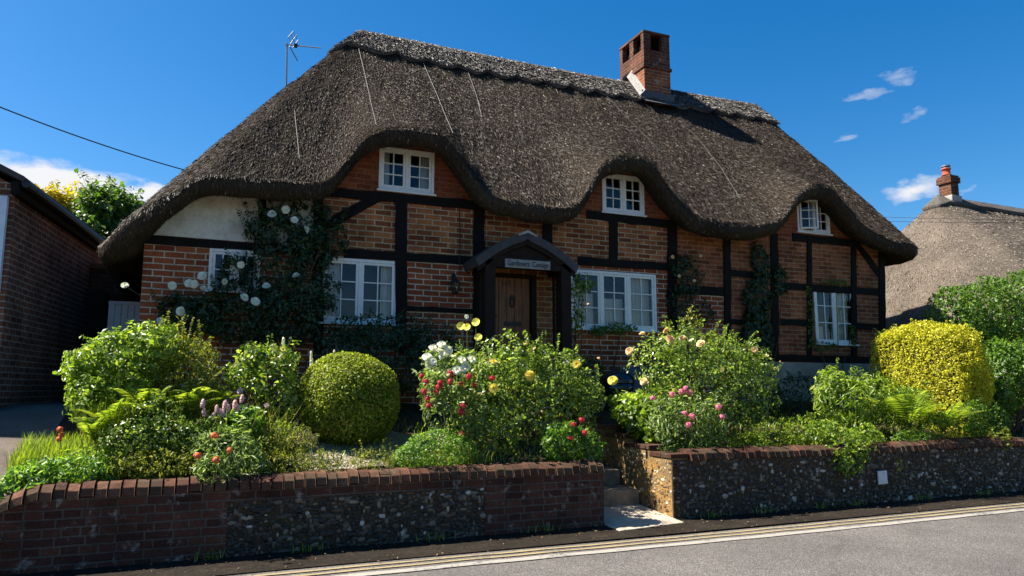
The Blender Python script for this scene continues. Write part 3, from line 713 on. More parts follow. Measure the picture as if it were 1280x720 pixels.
for a in (((178,299),(397,315),10),((408,240),(592,256.5),12),((430,316.5),(592,326.5),11),((504,385),(592,389.5),6),((733,268),(842,281),11),((722,326),(839,334),10),
          ((845,361),(908,365),12),((912,341),(968,346),8),((990,296.5),(1066,304),9),((970,357),(1104,365.5),9),((972,402.5),(1016,404.5),8),((1066,407),(1104,409.5),8),((930,446),(1104,451),9),((912,402),(966,404),7),((505,440),(600,441),8)):
    beam(a[0],a[1],a[2],.022,'cross_beam')
for a in (((501,246),(501,440),14),((598,256),(598,452),14),((684,268),(684,330),12),((766,274),(766,331),12),((840,278),(839,452),14),((908,292),(909,450),10),((967,292),(968,450),11),((1011,296),(1011,448),7),((1066,300),(1067,448),8),((1101,306),(1103,452),10),((328,238),(328,302),9),((397,244),(398,440),12)):
    beam(a[0],a[1],a[2],.030,'timber_post')
for a in (((472,246),(402,286),13),((1069,303),(1101,346),9)): beam(a[0],a[1],a[2],.018,'brace')
pp=[W(x,y) for x,y in ((184,293),(392,309),(392,238),(250,232),(184,268))]
b=MB(); b.prism([(p[0],p[2]) for p in pp],FY-.012,FY+.01); b.build('plaster_panel',M['plaster'],cot)
q0,q1=W(925,452),W(1106,452); b=MB(); b.box(q0[0],q1[0],FY-.07,FY+.01,1.1,q0[2]-.0); b.build('plinth',M['plinth'],cot,False,.01)

# windows
def window(kind,r,ns,nc,nr,open_sash=False):
    x0,x1,z0,z1=r; f=.045; d0,d1=FY-.018,FY+.055
    m=MB(); m.box(x0,x0+f,d0,d1,z0,z1); m.box(x1-f,x1,d0,d1,z0,z1); m.box(x0+f,x1-f,d0,d1,z1-f,z1); m.box(x0+f,x1-f,d0,d1,z0,z0+f)
    sw=(x1-x0-2*f)/ns
    for k in range(1,ns): m.box(x0+f+sw*k-.022,x0+f+sw*k+.022,d0+.004,d1,z0+f,z1-f)
    wn=m.build('window',M['white'],cot,False,.004)
    b=MB(); b.box(x0-.03,x1+.03,FY-.05,FY+.02,z0-.028,z0-.001); b.build('sill',M['white'],wn,False,.004)
    for k in range(ns):
        a=x0+f+sw*k+(.024 if k else .002); c=x0+f+sw*(k+1)-(.024 if k<ns-1 else .002); g=.036; e0,e1=FY-.008,FY+.035; za,zc=z0+f+.002,z1-f-.002
        s=MB(); s.box(a,a+g,e0,e1,za,zc); s.box(c-g,c,e0,e1,za,zc); s.box(a+g,c-g,e0,e1,zc-g,zc); s.box(a+g,c-g,e0,e1,za,za+g)
        for i in range(1,nc): xx=a+g+(c-a-2*g)*i/nc; s.box(xx-.009,xx+.009,e0+.006,e1-.004,za+g,zc-g)
        for i in range(1,nr):
            zz=za+g+(zc-za-2*g)*i/nr
            for j in range(nc):
                xa_=a+g+(c-a-2*g)*j/nc+(.0092 if j else 0); xb_=a+g+(c-a-2*g)*(j+1)/nc-(.0092 if j<nc-1 else 0)
                s.box(xa_,xb_,e0+.006,e1-.004,zz-.009,zz+.009)
        pn=MB(); 
        for i in range(nc):
            for j in range(nr):
                xa_=a+g+(c-a-2*g)*i/nc; xb_=a+g+(c-a-2*g)*(i+1)/nc; zz0=za+g+(zc-za-2*g)*j/nr; zz1=za+g+(zc-za-2*g)*(j+1)/nr
                jit=[random.uniform(-.0012,.0012) for _ in range(4)]
                pn.add([(xa_,FY+.016+jit[0],zz0),(xb_,FY+.016+jit[1],zz0),(xb_,FY+.016+jit[2],zz1),(xa_,FY+.016+jit[3],zz1)],[(0,1,2,3)])
        so_=s.build('sash',M['white'],wn,False,.003); po=pn.build('pane',M['glass'],wn)
        if open_sash and k==0:
            for o in (so_,po):
                me=o.data; ang=R(28)
                for v in me.vertices:
                    dx=v.co.x-a; dy=v.co.y-FY; v.co.x=a+dx*math.cos(ang)+dy*math.sin(ang); v.co.y=FY-.03-dx*math.sin(ang)+dy*math.cos(ang)
    return wn
def curtain(wn,x0,x1,z0,z1,y=FY+.14,folds=7,amp=.022,gather=0):
    m=MB(); n=max(8,int((x1-x0)/.012)); G=[]
    for i in range(n+1):
        u=i/n; x=x0+(x1-x0)*u; rowp=[]
        for j in range(9):
            v=j/8; rowp.append((x+gather*(v**2)*(x0-x),y+amp*math.sin(u*folds*2*math.pi+.6*v)*(.6+.4*(1-v)),z0+(z1-z0)*v))
        G.append(rowp)
    m.grid(G); return m.build('curtain',M['curtain'],wn,True)
wins=[]
for i,(k,r,ns,nc,nr) in enumerate(WIN): wins.append(window(k,r,ns,nc,nr,k=='end'))
r=WIN[1][1]; curtain(wins[1],r[0]+.04,r[0]+.30,r[2],r[3]-.06,folds=4); curtain(wins[1],r[1]-.22,r[1]-.05,r[2],r[3]-.06,folds=3)
r=WIN[3][1]; h=r[3]-r[2]; w3=(r[1]-r[0])/3
curtain(wins[3],r[0]+.05,r[0]+w3*.9,r[2],r[2]+h*.62,folds=6); curtain(wins[3],r[0]+w3*1.08,r[0]+w3*2-.03,r[2],r[2]+h*.55,folds=6); curtain(wins[3],r[0]+w3*2.02,r[1]-.05,r[2],r[3]-.06,folds=8)
r=WIN[6][1]; curtain(wins[6],r[0]+(r[1]-r[0])*.5+.06,r[1]-.05,r[2],r[3]-.06,folds=5,amp=.03)
curtain(wins[6],r[0]+.22,r[0]+.34,r[2],r[2]+.35,folds=2)
r=WIN[4][1]; curtain(wins[4],r[0]+.04,r[1]-.04,r[2],r[2]+.10,folds=6)
r=WIN[0][1]; curtain(wins[0],r[0]+.05,r[0]+.20,r[2],r[3]-.05,folds=3); curtain(wins[0],r[1]-.17,r[1]-.05,r[2],r[3]-.05,folds=3)

# door
x0,x1,z0,z1=DOOR; b=MB(); n=5; ww=(x1-x0-.12)/n
for i in range(n): b.box(x0+.05+ww*i+.003,x0+.05+ww*(i+1)-.003,FY+.07,FY+.11,z0+.02,z1-.06)
dr=b.build('door',M['door'],cot,False,.004)
b=MB(); b.box(x0-.02,x0+.048,FY-.01,FY+.14,z0,z1); b.box(x1-.068,x1+.02,FY-.01,FY+.14,z0,z1); b.box(x0+.049,x1-.069,FY-.01,FY+.14,z1-.058,z1); b.build('door_frame',M['porch_wood'],dr,False,.004)
c=P(641,405,y=FY+.06); b=MB(); b.box(c[0]-.15,c[0]+.15,FY+.055,FY+.069,c[2]-.035,c[2]+.035); b.box(c[0]-.12,c[0]+.12,FY+.046,FY+.0545,c[2]-.018,c[2]+.022); b.build('letter_plate',M['iron'],dr,False,.004)
c=P(640.5,378,y=FY+.05); b=MB(); b.tube([(c[0]+.035*math.sin(t),FY+.045,c[2]+.075*math.cos(t)) for t in np.linspace(.3,6.0,14)],.013,6); b.box(c[0]-.03,c[0]+.03,FY+.045,FY+.069,c[2]+.06,c[2]+.12); b.build('knocker',M['iron'],dr,False,.003)
c=P(619,395,y=FY+.05); b=MB(); b.lathe((c[0],FY+.05,c[2]-.02),[(.012,0),(.026,.008),(.026,.03),(.012,.04)],10); b.build('handle',M['iron'],dr,True)
def text(s,name,loc,size,m,parent,font_ext=.004):
    cu=bpy.data.curves.new(name,'FONT'); cu.body=s; cu.size=size; cu.extrude=font_ext; cu.align_x='CENTER'; cu.align_y='CENTER'
    o=bpy.data.objects.new('tmp_text',cu); col.objects.link(o); bpy.context.view_layer.update()
    dg=bpy.context.evaluated_depsgraph_get(); me=bpy.data.meshes.new_from_object(o.evaluated_get(dg)); bpy.data.objects.remove(o)
    for v in me.vertices: x,y,z=v.co; v.co=(loc[0]+x,loc[1]-z,loc[2]+y)
    me.materials.clear(); me.materials.append(m); me.name=name
    return link(name,me,parent)
c=P(632.5,354.5,y=FY+.066); text('162','door_number',c,.115,M['iron'],dr)

# porch (part of the cottage)
YP=FY-.52
pw=M['porch_wood']
pl_=P(611,380,y=YP); pr_=P(706,380,y=YP); zb_=gz(YP)-.02
pk=P(659,290,y=YP-.08); el=P(594,325,y=YP-.08); er=P(723,331,y=YP-.08)
cx=(el[0]+er[0])/2; ez=(el[2]+er[2])/2; kz=pk[2]; kx=pk[0]
prof=[]                                                        # outer gable profile, gently bowed
for t in np.linspace(0,1,9): prof.append((el[0]+(kx-el[0])*t, ez+(kz-ez)*(t+.13*math.sin(math.pi*t))))
for t in np.linspace(0,1,9)[1:]: prof.append((kx+(er[0]-kx)*t, kz+(ez-kz)*(t-.13*math.sin(math.pi*t))))
th=.115; inner=[(x+(.05 if i<8 else -.05 if i>8 else 0), z-th) for i,(x,z) in enumerate(prof)]
b=MB(); n=len(prof); V=[];
for y in (YP-.10,FY-.005):
    V+=[(x,y,z) for x,z in prof]+[(x,y,z) for x,z in inner]
Fc=[]
for i in range(n-1):
    Fc+=[(i,i+1,2*n+i+1,2*n+i)[::-1],(n+i,n+i+1,3*n+i+1,3*n+i),(i,n+i,n+i+1,i+1),(2*n+i,2*n+i+1,3*n+i+1,3*n+i)]
Fc+=[(0,2*n,3*n,n),(n-1,2*n-1,4*n-1,3*n-1)]
b.add(V,Fc); prf=b.build('porch_roof',M['slate'],cot)
b=MB(); 
for i in range(n-1):
    (xa_,za_),(xb_,zb2)=inner[i],inner[i+1]; b.prism([(xa_,za_-.075),(xb_,zb2-.075),(xb_,zb2-.002),(xa_,za_-.002)],YP-.07,YP-.02)
b.build('bargeboard',pw,prf)
b=MB(); b.add([(kx-.17,YP-.115,kz-.055),(kx,YP-.115,kz+.028),(kx+.17,YP-.115,kz-.055),(kx-.17,FY-.006,kz-.055),(kx,FY-.006,kz+.028),(kx+.17,FY-.006,kz-.055),(kx-.15,YP-.115,kz-.075),(kx+.15,YP-.115,kz-.075),(kx,YP-.115,kz-.02)],[(0,1,4,3)[::-1],(1,2,5,4)[::-1],(0,6,8,1),(1,8,7,2)]); b.build('ridge_flashing',M['mortar'],prf)
for c in (pl_,pr_):
    b=MB(); b.box(c[0]-.085,c[0]+.085,YP-.07,YP+.08,zb_,ez+.02); b.build('porch_post',pw,cot,False,.008)
    b=MB(); b.box(c[0]-.06,c[0]+.06,YP+.081,FY-.023,ez-.12,ez+.01); b.build('porch_plate',pw,cot,False,.006)
    bm_=MB()
b=MB(); b.box(pl_[0]+.086,pr_[0]-.086,YP-.055,YP+.055,P(656,337,y=YP)[2],P(656,322,y=YP)[2]); b.build('porch_lintel',pw,cot,False,.008)
gt=[(x,z-.08) for x,z in inner if z-.08>P(656,322,y=YP)[2]+.01]
zl_=P(656,322,y=YP)[2]+.002
if len(gt)>2: 
    b=MB(); b.prism([(gt[0][0]+.02,zl_),(gt[-1][0]-.02,zl_)]+[(x,z) for x,z in reversed(gt)],YP-.012,YP+.03); b.build('porch_gable',pw,cot)
for c,s in ((pl_,1),(pr_,-1)):                                 # low side walls of the porch with open lattice above
    b=MB(); b.box(c[0]-.05,c[0]+.05,YP+.082,FY-.024,zb_,zb_+.75); b.build('porch_side',M['brick_red'],cot)
    b=MB()
    for k in range(3): yy=YP+.11+k*.13; b.box(c[0]-.015,c[0]+.015,yy,yy+.05,zb_+.751,ez-.121)
    b.build('porch_slats',pw,cot)
sg=P(660,330.5,y=YP-.075); hw=30.5*mpp(sg)/math.cos(YAW)*.93
sgn=empty('name_sign',(sg[0],YP-.07,sg[2]-.06),'weathered grey house name board with black lettering over the porch opening','sign')
b=MB(); b.box(sg[0]-hw,sg[0]+hw,YP-.082,YP-.056,sg[2]-.068,sg[2]+.068); b.build('board',M['sign_face'],sgn,False,.004)
t_=text('Gardeners  Cottage','lettering',(sg[0],YP-.085,sg[2]),.118,M['iron'],sgn,.003)
xw=max(v.co.x for v in t_.data.vertices)-min(v.co.x for v in t_.data.vertices); k=hw*1.8/xw
for v in t_.data.vertices: v.co.x=sg[0]+(v.co.x-sg[0])*k

# chimney (part of the cottage)
cy0=13.15; c0=P(806,118,y=cy0); c1=P(838.5,118,y=cy0); cxa,cxb=c0[0],c1[0]; cy1=cy0+1.0; ctop=P(808,31,y=cy0)[2]; cbase=7.0
zc=P(808,78,y=cy0)[2]; zo0=P(808,61,y=cy0)[2]; zo1=P(808,41,y=cy0)[2]
b=MB(); b.box(cxa,cxb,cy0,cy1,cbase,zc-.12); b.box(cxa-.03,cxb+.03,cy0-.03,cy1+.03,zc-.119,zc-.05,1); b.box(cxa-.0,cxb+.0,cy0-.0,cy1+.0,zc-.049,zo0,1)
xm_=(cxa+cxb)/2; g=.11
for (xa_,xb_) in ((cxa,cxa+.19),(cxb-.21,cxb)):
    for (ya_,yb2) in ((cy0,cy0+g),((cy0+cy1)/2-.08,(cy0+cy1)/2+.08),(cy1-g,cy1)): b.box(xa_,xb_,ya_,yb2,zo0+.001,zo1,1)
chm=b.build('chimney',[M['brick_chim'],M['brick_chim_top']],cot)
b=MB(); b.box(cxa-.012,cxb+.012,cy0-.012,cy1+.012,zo1+.001,zo1+.06); b.build('top_slab',M['brick_chim_top'],chm,False,.006)
b=MB(); b.box(cxa+.12,cxb-.12,cy0+.125,cy1-.125,zo0+.001,zo1-.002); b.build('flue',M['soot_shade'],chm)  # near-black fill: soot plus the darkness of the openings put into the colour
def zroof(y): return RZ-(RY-y)*(RZ-4.34)/(RY-YE) if y<RY else RZ-(y-RY)*(RZ-4.34)/(RY-YE)
b=MB(); fr=[(cxa-.15,cy0-.03,zroof(cy0)+.14),(cxa-.15,RY,zroof(RY)+.16),(cxa-.002,RY,zroof(RY)+.34),(cxa-.002,cy0-.03,zroof(cy0)+.30)]
b.add(fr,[(0,1,2,3)[::-1]]); b.add([(cxa-.24,RY,zroof(RY)+.14),(cxa-.2,cy1,zroof(cy1)+.1),(cxa-.002,cy1,zroof(cy1)+.3),(cxa-.002,RY,zroof(RY)+.34)],[(0,1,2,3)[::-1]]); b.build('mortar_fillet',M['mortar'],chm)
b=MB(); z_=zroof(cy0); b.add([(cxa-.08,cy0-.004,z_+.30),(cxb+.10,cy0-.004,z_+.30),(cxb+.12,cy0-.22,z_-.04),(cxa-.10,cy0-.22,z_-.04),(cxa-.08,cy0-.004,z_+.10),(cxb+.10,cy0-.004,z_+.10)],[(0,1,5,4)[::-1],(4,5,2,3)[::-1]]); b.build('lead_flashing',M['lead'],chm)

# aerial, lantern, cables
ab=P(358,112,y=13.0); at_=P(358.5,56,y=13.0); ar=empty('television_aerial',ab,'thin grey television aerial on a pole behind the left slope of the thatch','aerial')
b=MB(); b.tube([ab-np.array([0,0,.3]),at_+np.array([0,0,.03])],.018,6); b.build('pole',M['alu'],ar)
b=MB(); b.tube([at_+np.array([-.03,0,0]),P(401,60,y=12.9)],.011,5); b.build('boom',M['alu'],ar)
for (p,q) in (((360,47),(367,39)),((363,55),(371,44)),((366,60),(373,50)),((362,58),(372,76))):
    b=MB(); b.tube([P(*p,y=12.9),P(*q,y=13.2)],.010,5); b.build('element',M['alu'],ar)
for k in range(3):
    b=MB(); b.tube([P(361+k*3,46-k*3,y=13.02),P(365+k*3,57-k*4,y=13.02)],.006,4); b.build('reflector_rod',M['alu'],ar)
b=MB(); c=P(369.5,57,y=12.95); b.box(c[0]-.03,c[0]+.03,12.92,12.98,c[2]-.03,c[2]+.03); b.build('dipole_box',M['iron'],ar)
lc=P(569,358,y=FY-.10); ln=empty('wall_lantern',lc,'small black carriage lantern on the brick between the lower left window and the porch','lantern')
b=MB(); b.lathe((lc[0],lc[1],lc[2]-.13),[(.02,0),(.05,.03),(.055,.04)],6); b.lathe((lc[0],lc[1],lc[2]+.06),[(.088,0),(.05,.05),(.02,.075),(.012,.11)],6)
for k in range(6): 
    t=k*math.pi/3; b.tube([(lc[0]+.053*math.cos(t),lc[1]+.053*math.sin(t),lc[2]-.09),(lc[0]+.08*math.cos(t),lc[1]+.08*math.sin(t),lc[2]+.062)],.006,4)
b.build('cage',M['iron'],ln)
b=MB(); b.lathe((lc[0],lc[1],lc[2]-.085),[(.046,0),(.070,.14)],6); b.build('lantern_glass',M['glass'],ln)
b=MB(); b.tube([(lc[0],lc[1],lc[2]+.16),(lc[0],lc[1]+.03,lc[2]+.20),(lc[0],FY-.003,lc[2]+.17)],.009,6); b.box(lc[0]-.03,lc[0]+.03,FY-.015,FY-.001,lc[2]+.1,lc[2]+.22); b.build('bracket',M['iron'],ln)
b=MB(); b.tube([W(574,256,FY-.012),W(575,300,FY-.012),W(574,318,FY-.03),W(575,344,FY-.012)],.007,5); b.build('wall_cable',M['cable'],cot)
def cable(p,q,sag,r,lab,name='overhead_cable',grp=None):
    b=MB(); n=24; pts=[]
    for i in range(n+1):
        t=i/n; v=p*(1-t)+q*t; v=v-np.array([0,0,sag*4*t*(1-t)]); pts.append(v)
    b.tube(pts,r,5); o=b.build(name,M['cable'],None,True); tag(o,lab,'cable',grp); return o
cable(P(-260,20,y=9.0),P(236,214,y=11.6),.12,.009,'thin black telephone cable running down to the left slope of the thatch')
cable(P(1098,271,y=11.0),P(1420,276,y=7.0),.02,.0045,'upper thin cable crossing in front of the neighbouring thatch',grp='cables beyond the right end')
cable(P(1102,276.5,y=11.0),P(1420,278,y=7.0),.02,.0045,'lower thin cable crossing in front of the neighbouring thatch',grp='cables beyond the right end')

# ------------------------------------------------------------------ neighbouring cottage
nb=empty('thatched_cottage',(20,13,1.3),'neighbouring cottage with a paler thatched hip, half hidden behind green hedges','cottage')
NX0=15.4; nyf=10.3; nry=13.3
na=P(1172,248,y=nry); 
zl2=lambda x,y: 3.55+ (0 if x>17 else -.55*(1-sstep(10.4,12,y)*0)) if y<nyf+.6 else (2.95 if x<17 else 3.6)
zl2=lambda x,y: 2.6+1.0*sstep(15.6,17.6,x) if y<nyf+1.2 else 2.6
per2,S2,U2=thatch_grid(NX0,34.0,nyf,2*nry-nyf,na[0],31.0,nry,na[2],zl2,lambda x,y:zl2(x,y),.35,1.0,nf=120,nt=26,seed=7,bulge=.14)
b=MB(); b.grid(S2.tolist(),0,.5,True); rf2=b.build('thatch_roof',M['thatch_new'],nb,True)
b=MB(); b.grid(np.concatenate([S2[:,-1:],U2],1).tolist(),0,.5,True); b.build('eave_edge',M['thatch_under'],rf2,True)
fr2=[i for i in range(len(per2)) if per2[i][2][1]<=.01 and per2[i][2][0]<.3 or per2[i][2][0]<-.3]
straws(S2,50000,fr2,1.0,M['straw_new'],'straw_ends',rf2,(.03,.07),(.004,.008),.010)
b=MB(); b.box(NX0+1.5,33.4,nyf+.55,nyf+.6,1.2,3.3); b.box(NX0+.6,NX0+.65,nyf+.6,2*nry-nyf-.5,1.2,3.3); b.build('wall',M['brick_dull'],nb)
o,G2=cap(S2,per2,None,range(len(per2)),lambda i:.09,.07,'ridge_cap',M['thatch_ridge'],rf2)
d0=P(1190,250,y=nry-.25); d1=P(1199.5,250,y=nry-.25); zt2=P(1190,220,y=nry-.25)[2]
_a=ray(1174,240); nyb=d0[0]*_a[1]/_a[0]
b=MB(); b.box(d0[0],d1[0],nry-.25,nyb,d0[2]-.8,zt2-.18); b.box(d0[0]-.04,d1[0]+.04,nry-.29,nyb+.04,zt2-.179,zt2-.02); b.box(d0[0]-.015,d1[0]+.015,nry-.265,nyb+.015,zt2-.019,zt2+.03)
ch2=b.build('chimney',M['brick_chim_top'],nb)
cx2=d0[0]+.10; nyc=(nry-.25+nyb)/2; b=MB(); b.lathe((cx2,nyc,zt2+.05),[(.12,0),(.13,.02),(.105,.04),(.10,.16),(.12,.17),(.12,.20)],12); pot=b.build('chimney_pot',M['terracotta'],ch2,True)
b=MB(); b.lathe((cx2,nyc,zt2+.252),[(.10,0),(.10,.02)],12); b.lathe((cx2,nyc,zt2+.30),[(.115,0),(.115,.035),(.03,.05)],12)
for k in range(4): t=k*math.pi/2; b.tube([(cx2+.08*math.cos(t),nyc+.08*math.sin(t),zt2+.272),(cx2+.08*math.cos(t),nyc+.08*math.sin(t),zt2+.30)],.008,4)
b.build('cowl',M['alu'],ch2)
b=MB(); b.box(d0[0]-.05,d1[0]+.05,nry-.30,nyb+.06,na[2]-.12,na[2]+.06); b.build('mortar_fillet',M['mortar'],ch2,False,.03)

# ------------------------------------------------------------------ brick outbuilding on the left
ob=empty('brick_outbuilding',(-2.2,11,1.2),'old brick outbuilding with a slate roof and pale blue grey window frame beside the driveway','outbuilding')
OA=np.array([-2.215,10.65]); OB=np.array([-1.68,15.0]); od=(OB-OA)/np.linalg.norm(OB-OA); on=np.array([od[1],-od[0]])
EZ=4.10
def OP(s,n,z): q=OA+od*s+on*n; return (q[0],q[1],z)
Ls=np.linalg.norm(OB-OA)
b=MB(); b.add([OP(0,0,.6),OP(Ls,0,.6),OP(Ls,0,EZ),OP(0,0,EZ)],[(0,1,2,3)]); b.add([OP(0,0,.6),OP(0,0,EZ),OP(0,-1.8,EZ+.9),OP(0,-3.6,EZ),OP(0,-3.6,.6)],[(0,1,2,3,4)]); b.add([OP(Ls,0,.6),OP(Ls,-3.6,.6),OP(Ls,-3.6,EZ),OP(Ls,-1.8,EZ+.9),OP(Ls,0,EZ)],[(0,1,2,3,4)]); b.add([OP(0,-3.6,.6),OP(Ls,-3.6,.6),OP(Ls,-3.6,EZ),OP(0,-3.6,EZ)],[(3,2,1,0)])
b.build('wall',M['brick_out'],ob)
b=MB()
def slab(a,c,d,e,t=.07): b.prism3([a,c,d,e],(0,0,t))
slab(OP(-.18,.14,EZ+.02),OP(Ls+.1,.14,EZ+.02),OP(Ls+.1,-1.8,EZ+1.0),OP(-.18,-1.8,EZ+1.0)); slab(OP(-.18,-3.74,EZ+.02),OP(Ls+.1,-3.74,EZ+.02),OP(Ls+.1,-1.8,EZ+1.0),OP(-.18,-1.8,EZ+1.0))
b.build('roof',M['slate'],ob)
b=MB(); b.prism3([OP(-.16,.005,EZ-.14),OP(Ls,.005,EZ-.14),OP(Ls,.005,EZ+.018),OP(-.16,.005,EZ+.018)],(on[0]*.09,on[1]*.09,0)); b.build('fascia',M['timber'],ob)
b=MB(); b.tube([OP(-.15,.16,EZ-.0),OP(Ls,.16,EZ-.02)],.05,8); b.build('gutter',M['iron'],ob)
b=MB(); b.prism3([OP(-.02,-.17,2.75),OP(-.02,-.05,2.75),OP(-.02,-.05,EZ-.15),OP(-.02,-.17,EZ-.15)],(-od[0]*.06,-od[1]*.06,0)); b.build('window_frame',M['gate_paint'],ob)
b=MB(); b.prism3([OP(-.005,-.9,2.8),OP(-.005,-.171,2.8),OP(-.005,-.171,EZ-.2),OP(-.005,-.9,EZ-.2)],(-od[0]*.04,-od[1]*.04,0)); b.build('shutter',M['gate_paint'],ob)
# old wall and gate between
bw=empty('boundary_wall',(-1.0,14.2,1.3),'brown brick boundary wall standing behind the blue grey gate','wall')
b=MB(); b.box(-1.75,-.5,14.2,14.45,1.2,P(150,338,y=14.2)[2]); b.build('brick_face',M['brick_wall'],bw)
b=MB(); b.box(-1.78,-.5,14.16,14.49,P(150,338,y=14.2)[2]+.002,P(150,334,y=14.2)[2]+.04); b.build('coping',M['coping'],bw,False,.01)
gp0=P(136,376,y=13.0); gp1=P(180,376,y=13.0)
gt_=empty('garden_gate',(gp0[0],13.0,1.4),'blue grey boarded gate closing the passage at the left end of the cottage','gate')
b=MB(); n=7; ww=(gp1[0]+.15-gp0[0])/n
for i in range(n): b.box(gp0[0]+ww*i+.003,gp0[0]+ww*(i+1)-.003,13.0,13.03,1.43,gp0[2]-.05)
b.build('board_panel',M['gate_paint'],gt_,False,.003)
b=MB(); b.box(gp0[0],gp1[0]+.15,12.985,13.045,gp0[2]-.049,gp0[2]); b.build('top_rail',M['gate_paint'],gt_,False,.004)
q=P(124,372,y=13.0); b=MB(); b.box(q[0]-.12,gp0[0]-.01,12.97,13.12,1.3,P(124,366,y=13)[2]); b.build('gate_post',M['timber'],gt_,False,.006)
# dark rounded lid with a slate blue board, half hidden below the middle window
kc=P(772,476,y=10.25); kb=empty('barbecue',(kc[0],kc[1],gz(10.2)),'dark glossy domed barbecue in the shade beneath the middle lower window','barbecue')
b=MB(); b.lathe((kc[0],kc[1],kc[2]-.05),[(.27,0),(.275,.02),(.25,.10),(.19,.17),(.10,.215),(.03,.225)],24); b.build('lid',M['gloss_lid'],kb,True)
b=MB(); b.lathe((kc[0],kc[1],kc[2]-.32),[(.06,0),(.16,.05),(.24,.15),(.268,.265)],24); b.build('bowl',M['gloss_lid'],kb,True)
for t in (0.5,2.6,4.7):
    b=MB(); b.tube([(kc[0]+.15*math.cos(t),kc[1]+.15*math.sin(t),kc[2]-.27),(kc[0]+.28*math.cos(t),kc[1]+.28*math.sin(t),gz(10.2)-.02)],.014,6); b.build('leg',M['alu'],kb)
b=MB(); b.tube([(kc[0]-.05,kc[1],kc[2]+.17),(kc[0]-.05,kc[1],kc[2]+.21),(kc[0]+.05,kc[1],kc[2]+.21),(kc[0]+.05,kc[1],kc[2]+.17)],.011,6); b.build('handle',M['pale_wood'],kb)
c=P(792,468,y=10.72); b=MB(); b.prism([(c[0]-.22,1.35),(c[0]+.30,1.35),(c[0]+.30,P(792,459,y=10.72)[2]),(c[0]-.22,P(792,460,y=10.72)[2])],10.70,10.73)
tag(b.build('shutter_board',M['board_blue'],None,False,.004),'slate blue board leaning on the cottage wall behind the dark barbecue','board')

# ------------------------------------------------------------------ plants
def blob(px,py,rpx,rpy,y,ry):
    c=P(px,py,y=y); m=mpp(c); return c,np.array([rpx*m,ry,rpy*m])
def leafset(p,nrm,L,wr,g,droop=.25,jit=.6,fold=.22):
    n=len(p); nm=unit(nrm+g.normal(0,jit,(n,3))); t=g.normal(size=(n,3)); t[:,2]-=droop
    ax=unit(t-(t*nm).sum(1,keepdims=True)*nm); sd=np.cross(nm,ax); l=(L*np.clip(np.exp(g.normal(-.05,.32,n)),.4,1.7))[:,None]; w=l*wr*g.uniform(.8,1.2,(n,1))
    b=p-ax*l*.5; tip=p+ax*l*.5-nm*l*.10; mid=p-ax*l*.05
    V=np.stack([b,mid+sd*w*.5+nm*l*fold*.35,tip,mid-sd*w*.5+nm*l*fold*.35],1).reshape(-1,3)
    k=np.arange(n)[:,None]*4; F=np.concatenate([k+np.array([[0,1,2]]),k+np.array([[0,2,3]])],0)
    return V,F,np.repeat(g.random(n)**1.2,4)
def sample(blobs,n,g,shell=.30,lump=.22,up=.0,seed=0,boxy=False,zmin=None,inner=.15):
    ar=np.array([(r[0]*r[1]+r[0]*r[2]+r[1]*r[2]) for _,r in blobs]); k=g.choice(len(blobs),n,p=ar/ar.sum())
    C=np.array([c for c,_ in blobs])[k]; Rr=np.array([r for _,r in blobs])[k]; d=unit(g.normal(size=(n,3)))
    if boxy: d=d/np.maximum(np.abs(d).max(1,keepdims=True),1e-6); d=d/(np.linalg.norm(d,axis=1,keepdims=True)**.36)
    q=C+d*Rr; f=1+lump*snoise(q,seed,4.0)+lump*.5*snoise(q,seed+1,11.0)
    f=f*np.where(g.random(n)<inner,g.uniform(.35,.9,n),1-np.abs(g.normal(0,shell*.5,n)))
    p=C+d*Rr*f[:,None]; nr=unit(d/Rr*Rr.mean(1,keepdims=True)+np.array([0,0,.35+up]))
    m=np.ones(n,bool)
    if zmin is not None: m&=p[:,2]>np.array([zmin if p_[1]>WY else -.02 for p_ in p])
    for (c,r) in blobs:                                        # thin what lies deep inside a neighbour
        e=(((p-c)/r)**2).sum(1); m&=~((e<.30)&(g.random(n)<.75))
    return p[m],nr[m]
def cluster(p,nr,k,spread,g):
    n=len(p); ax=unit(g.normal(size=(n,3))+nr*.8); P2=[];N2=[]
    for i in range(k):
        t=(i-(k-1)/2)/k; off=np.cross(ax,nr)*spread*.35*(1 if i%2 else -1); P2.append(p+ax*spread*t+off*g.uniform(.6,1.2,(n,1))); N2.append(nr)
    return np.concatenate(P2),np.concatenate(N2)
_sd=[100]
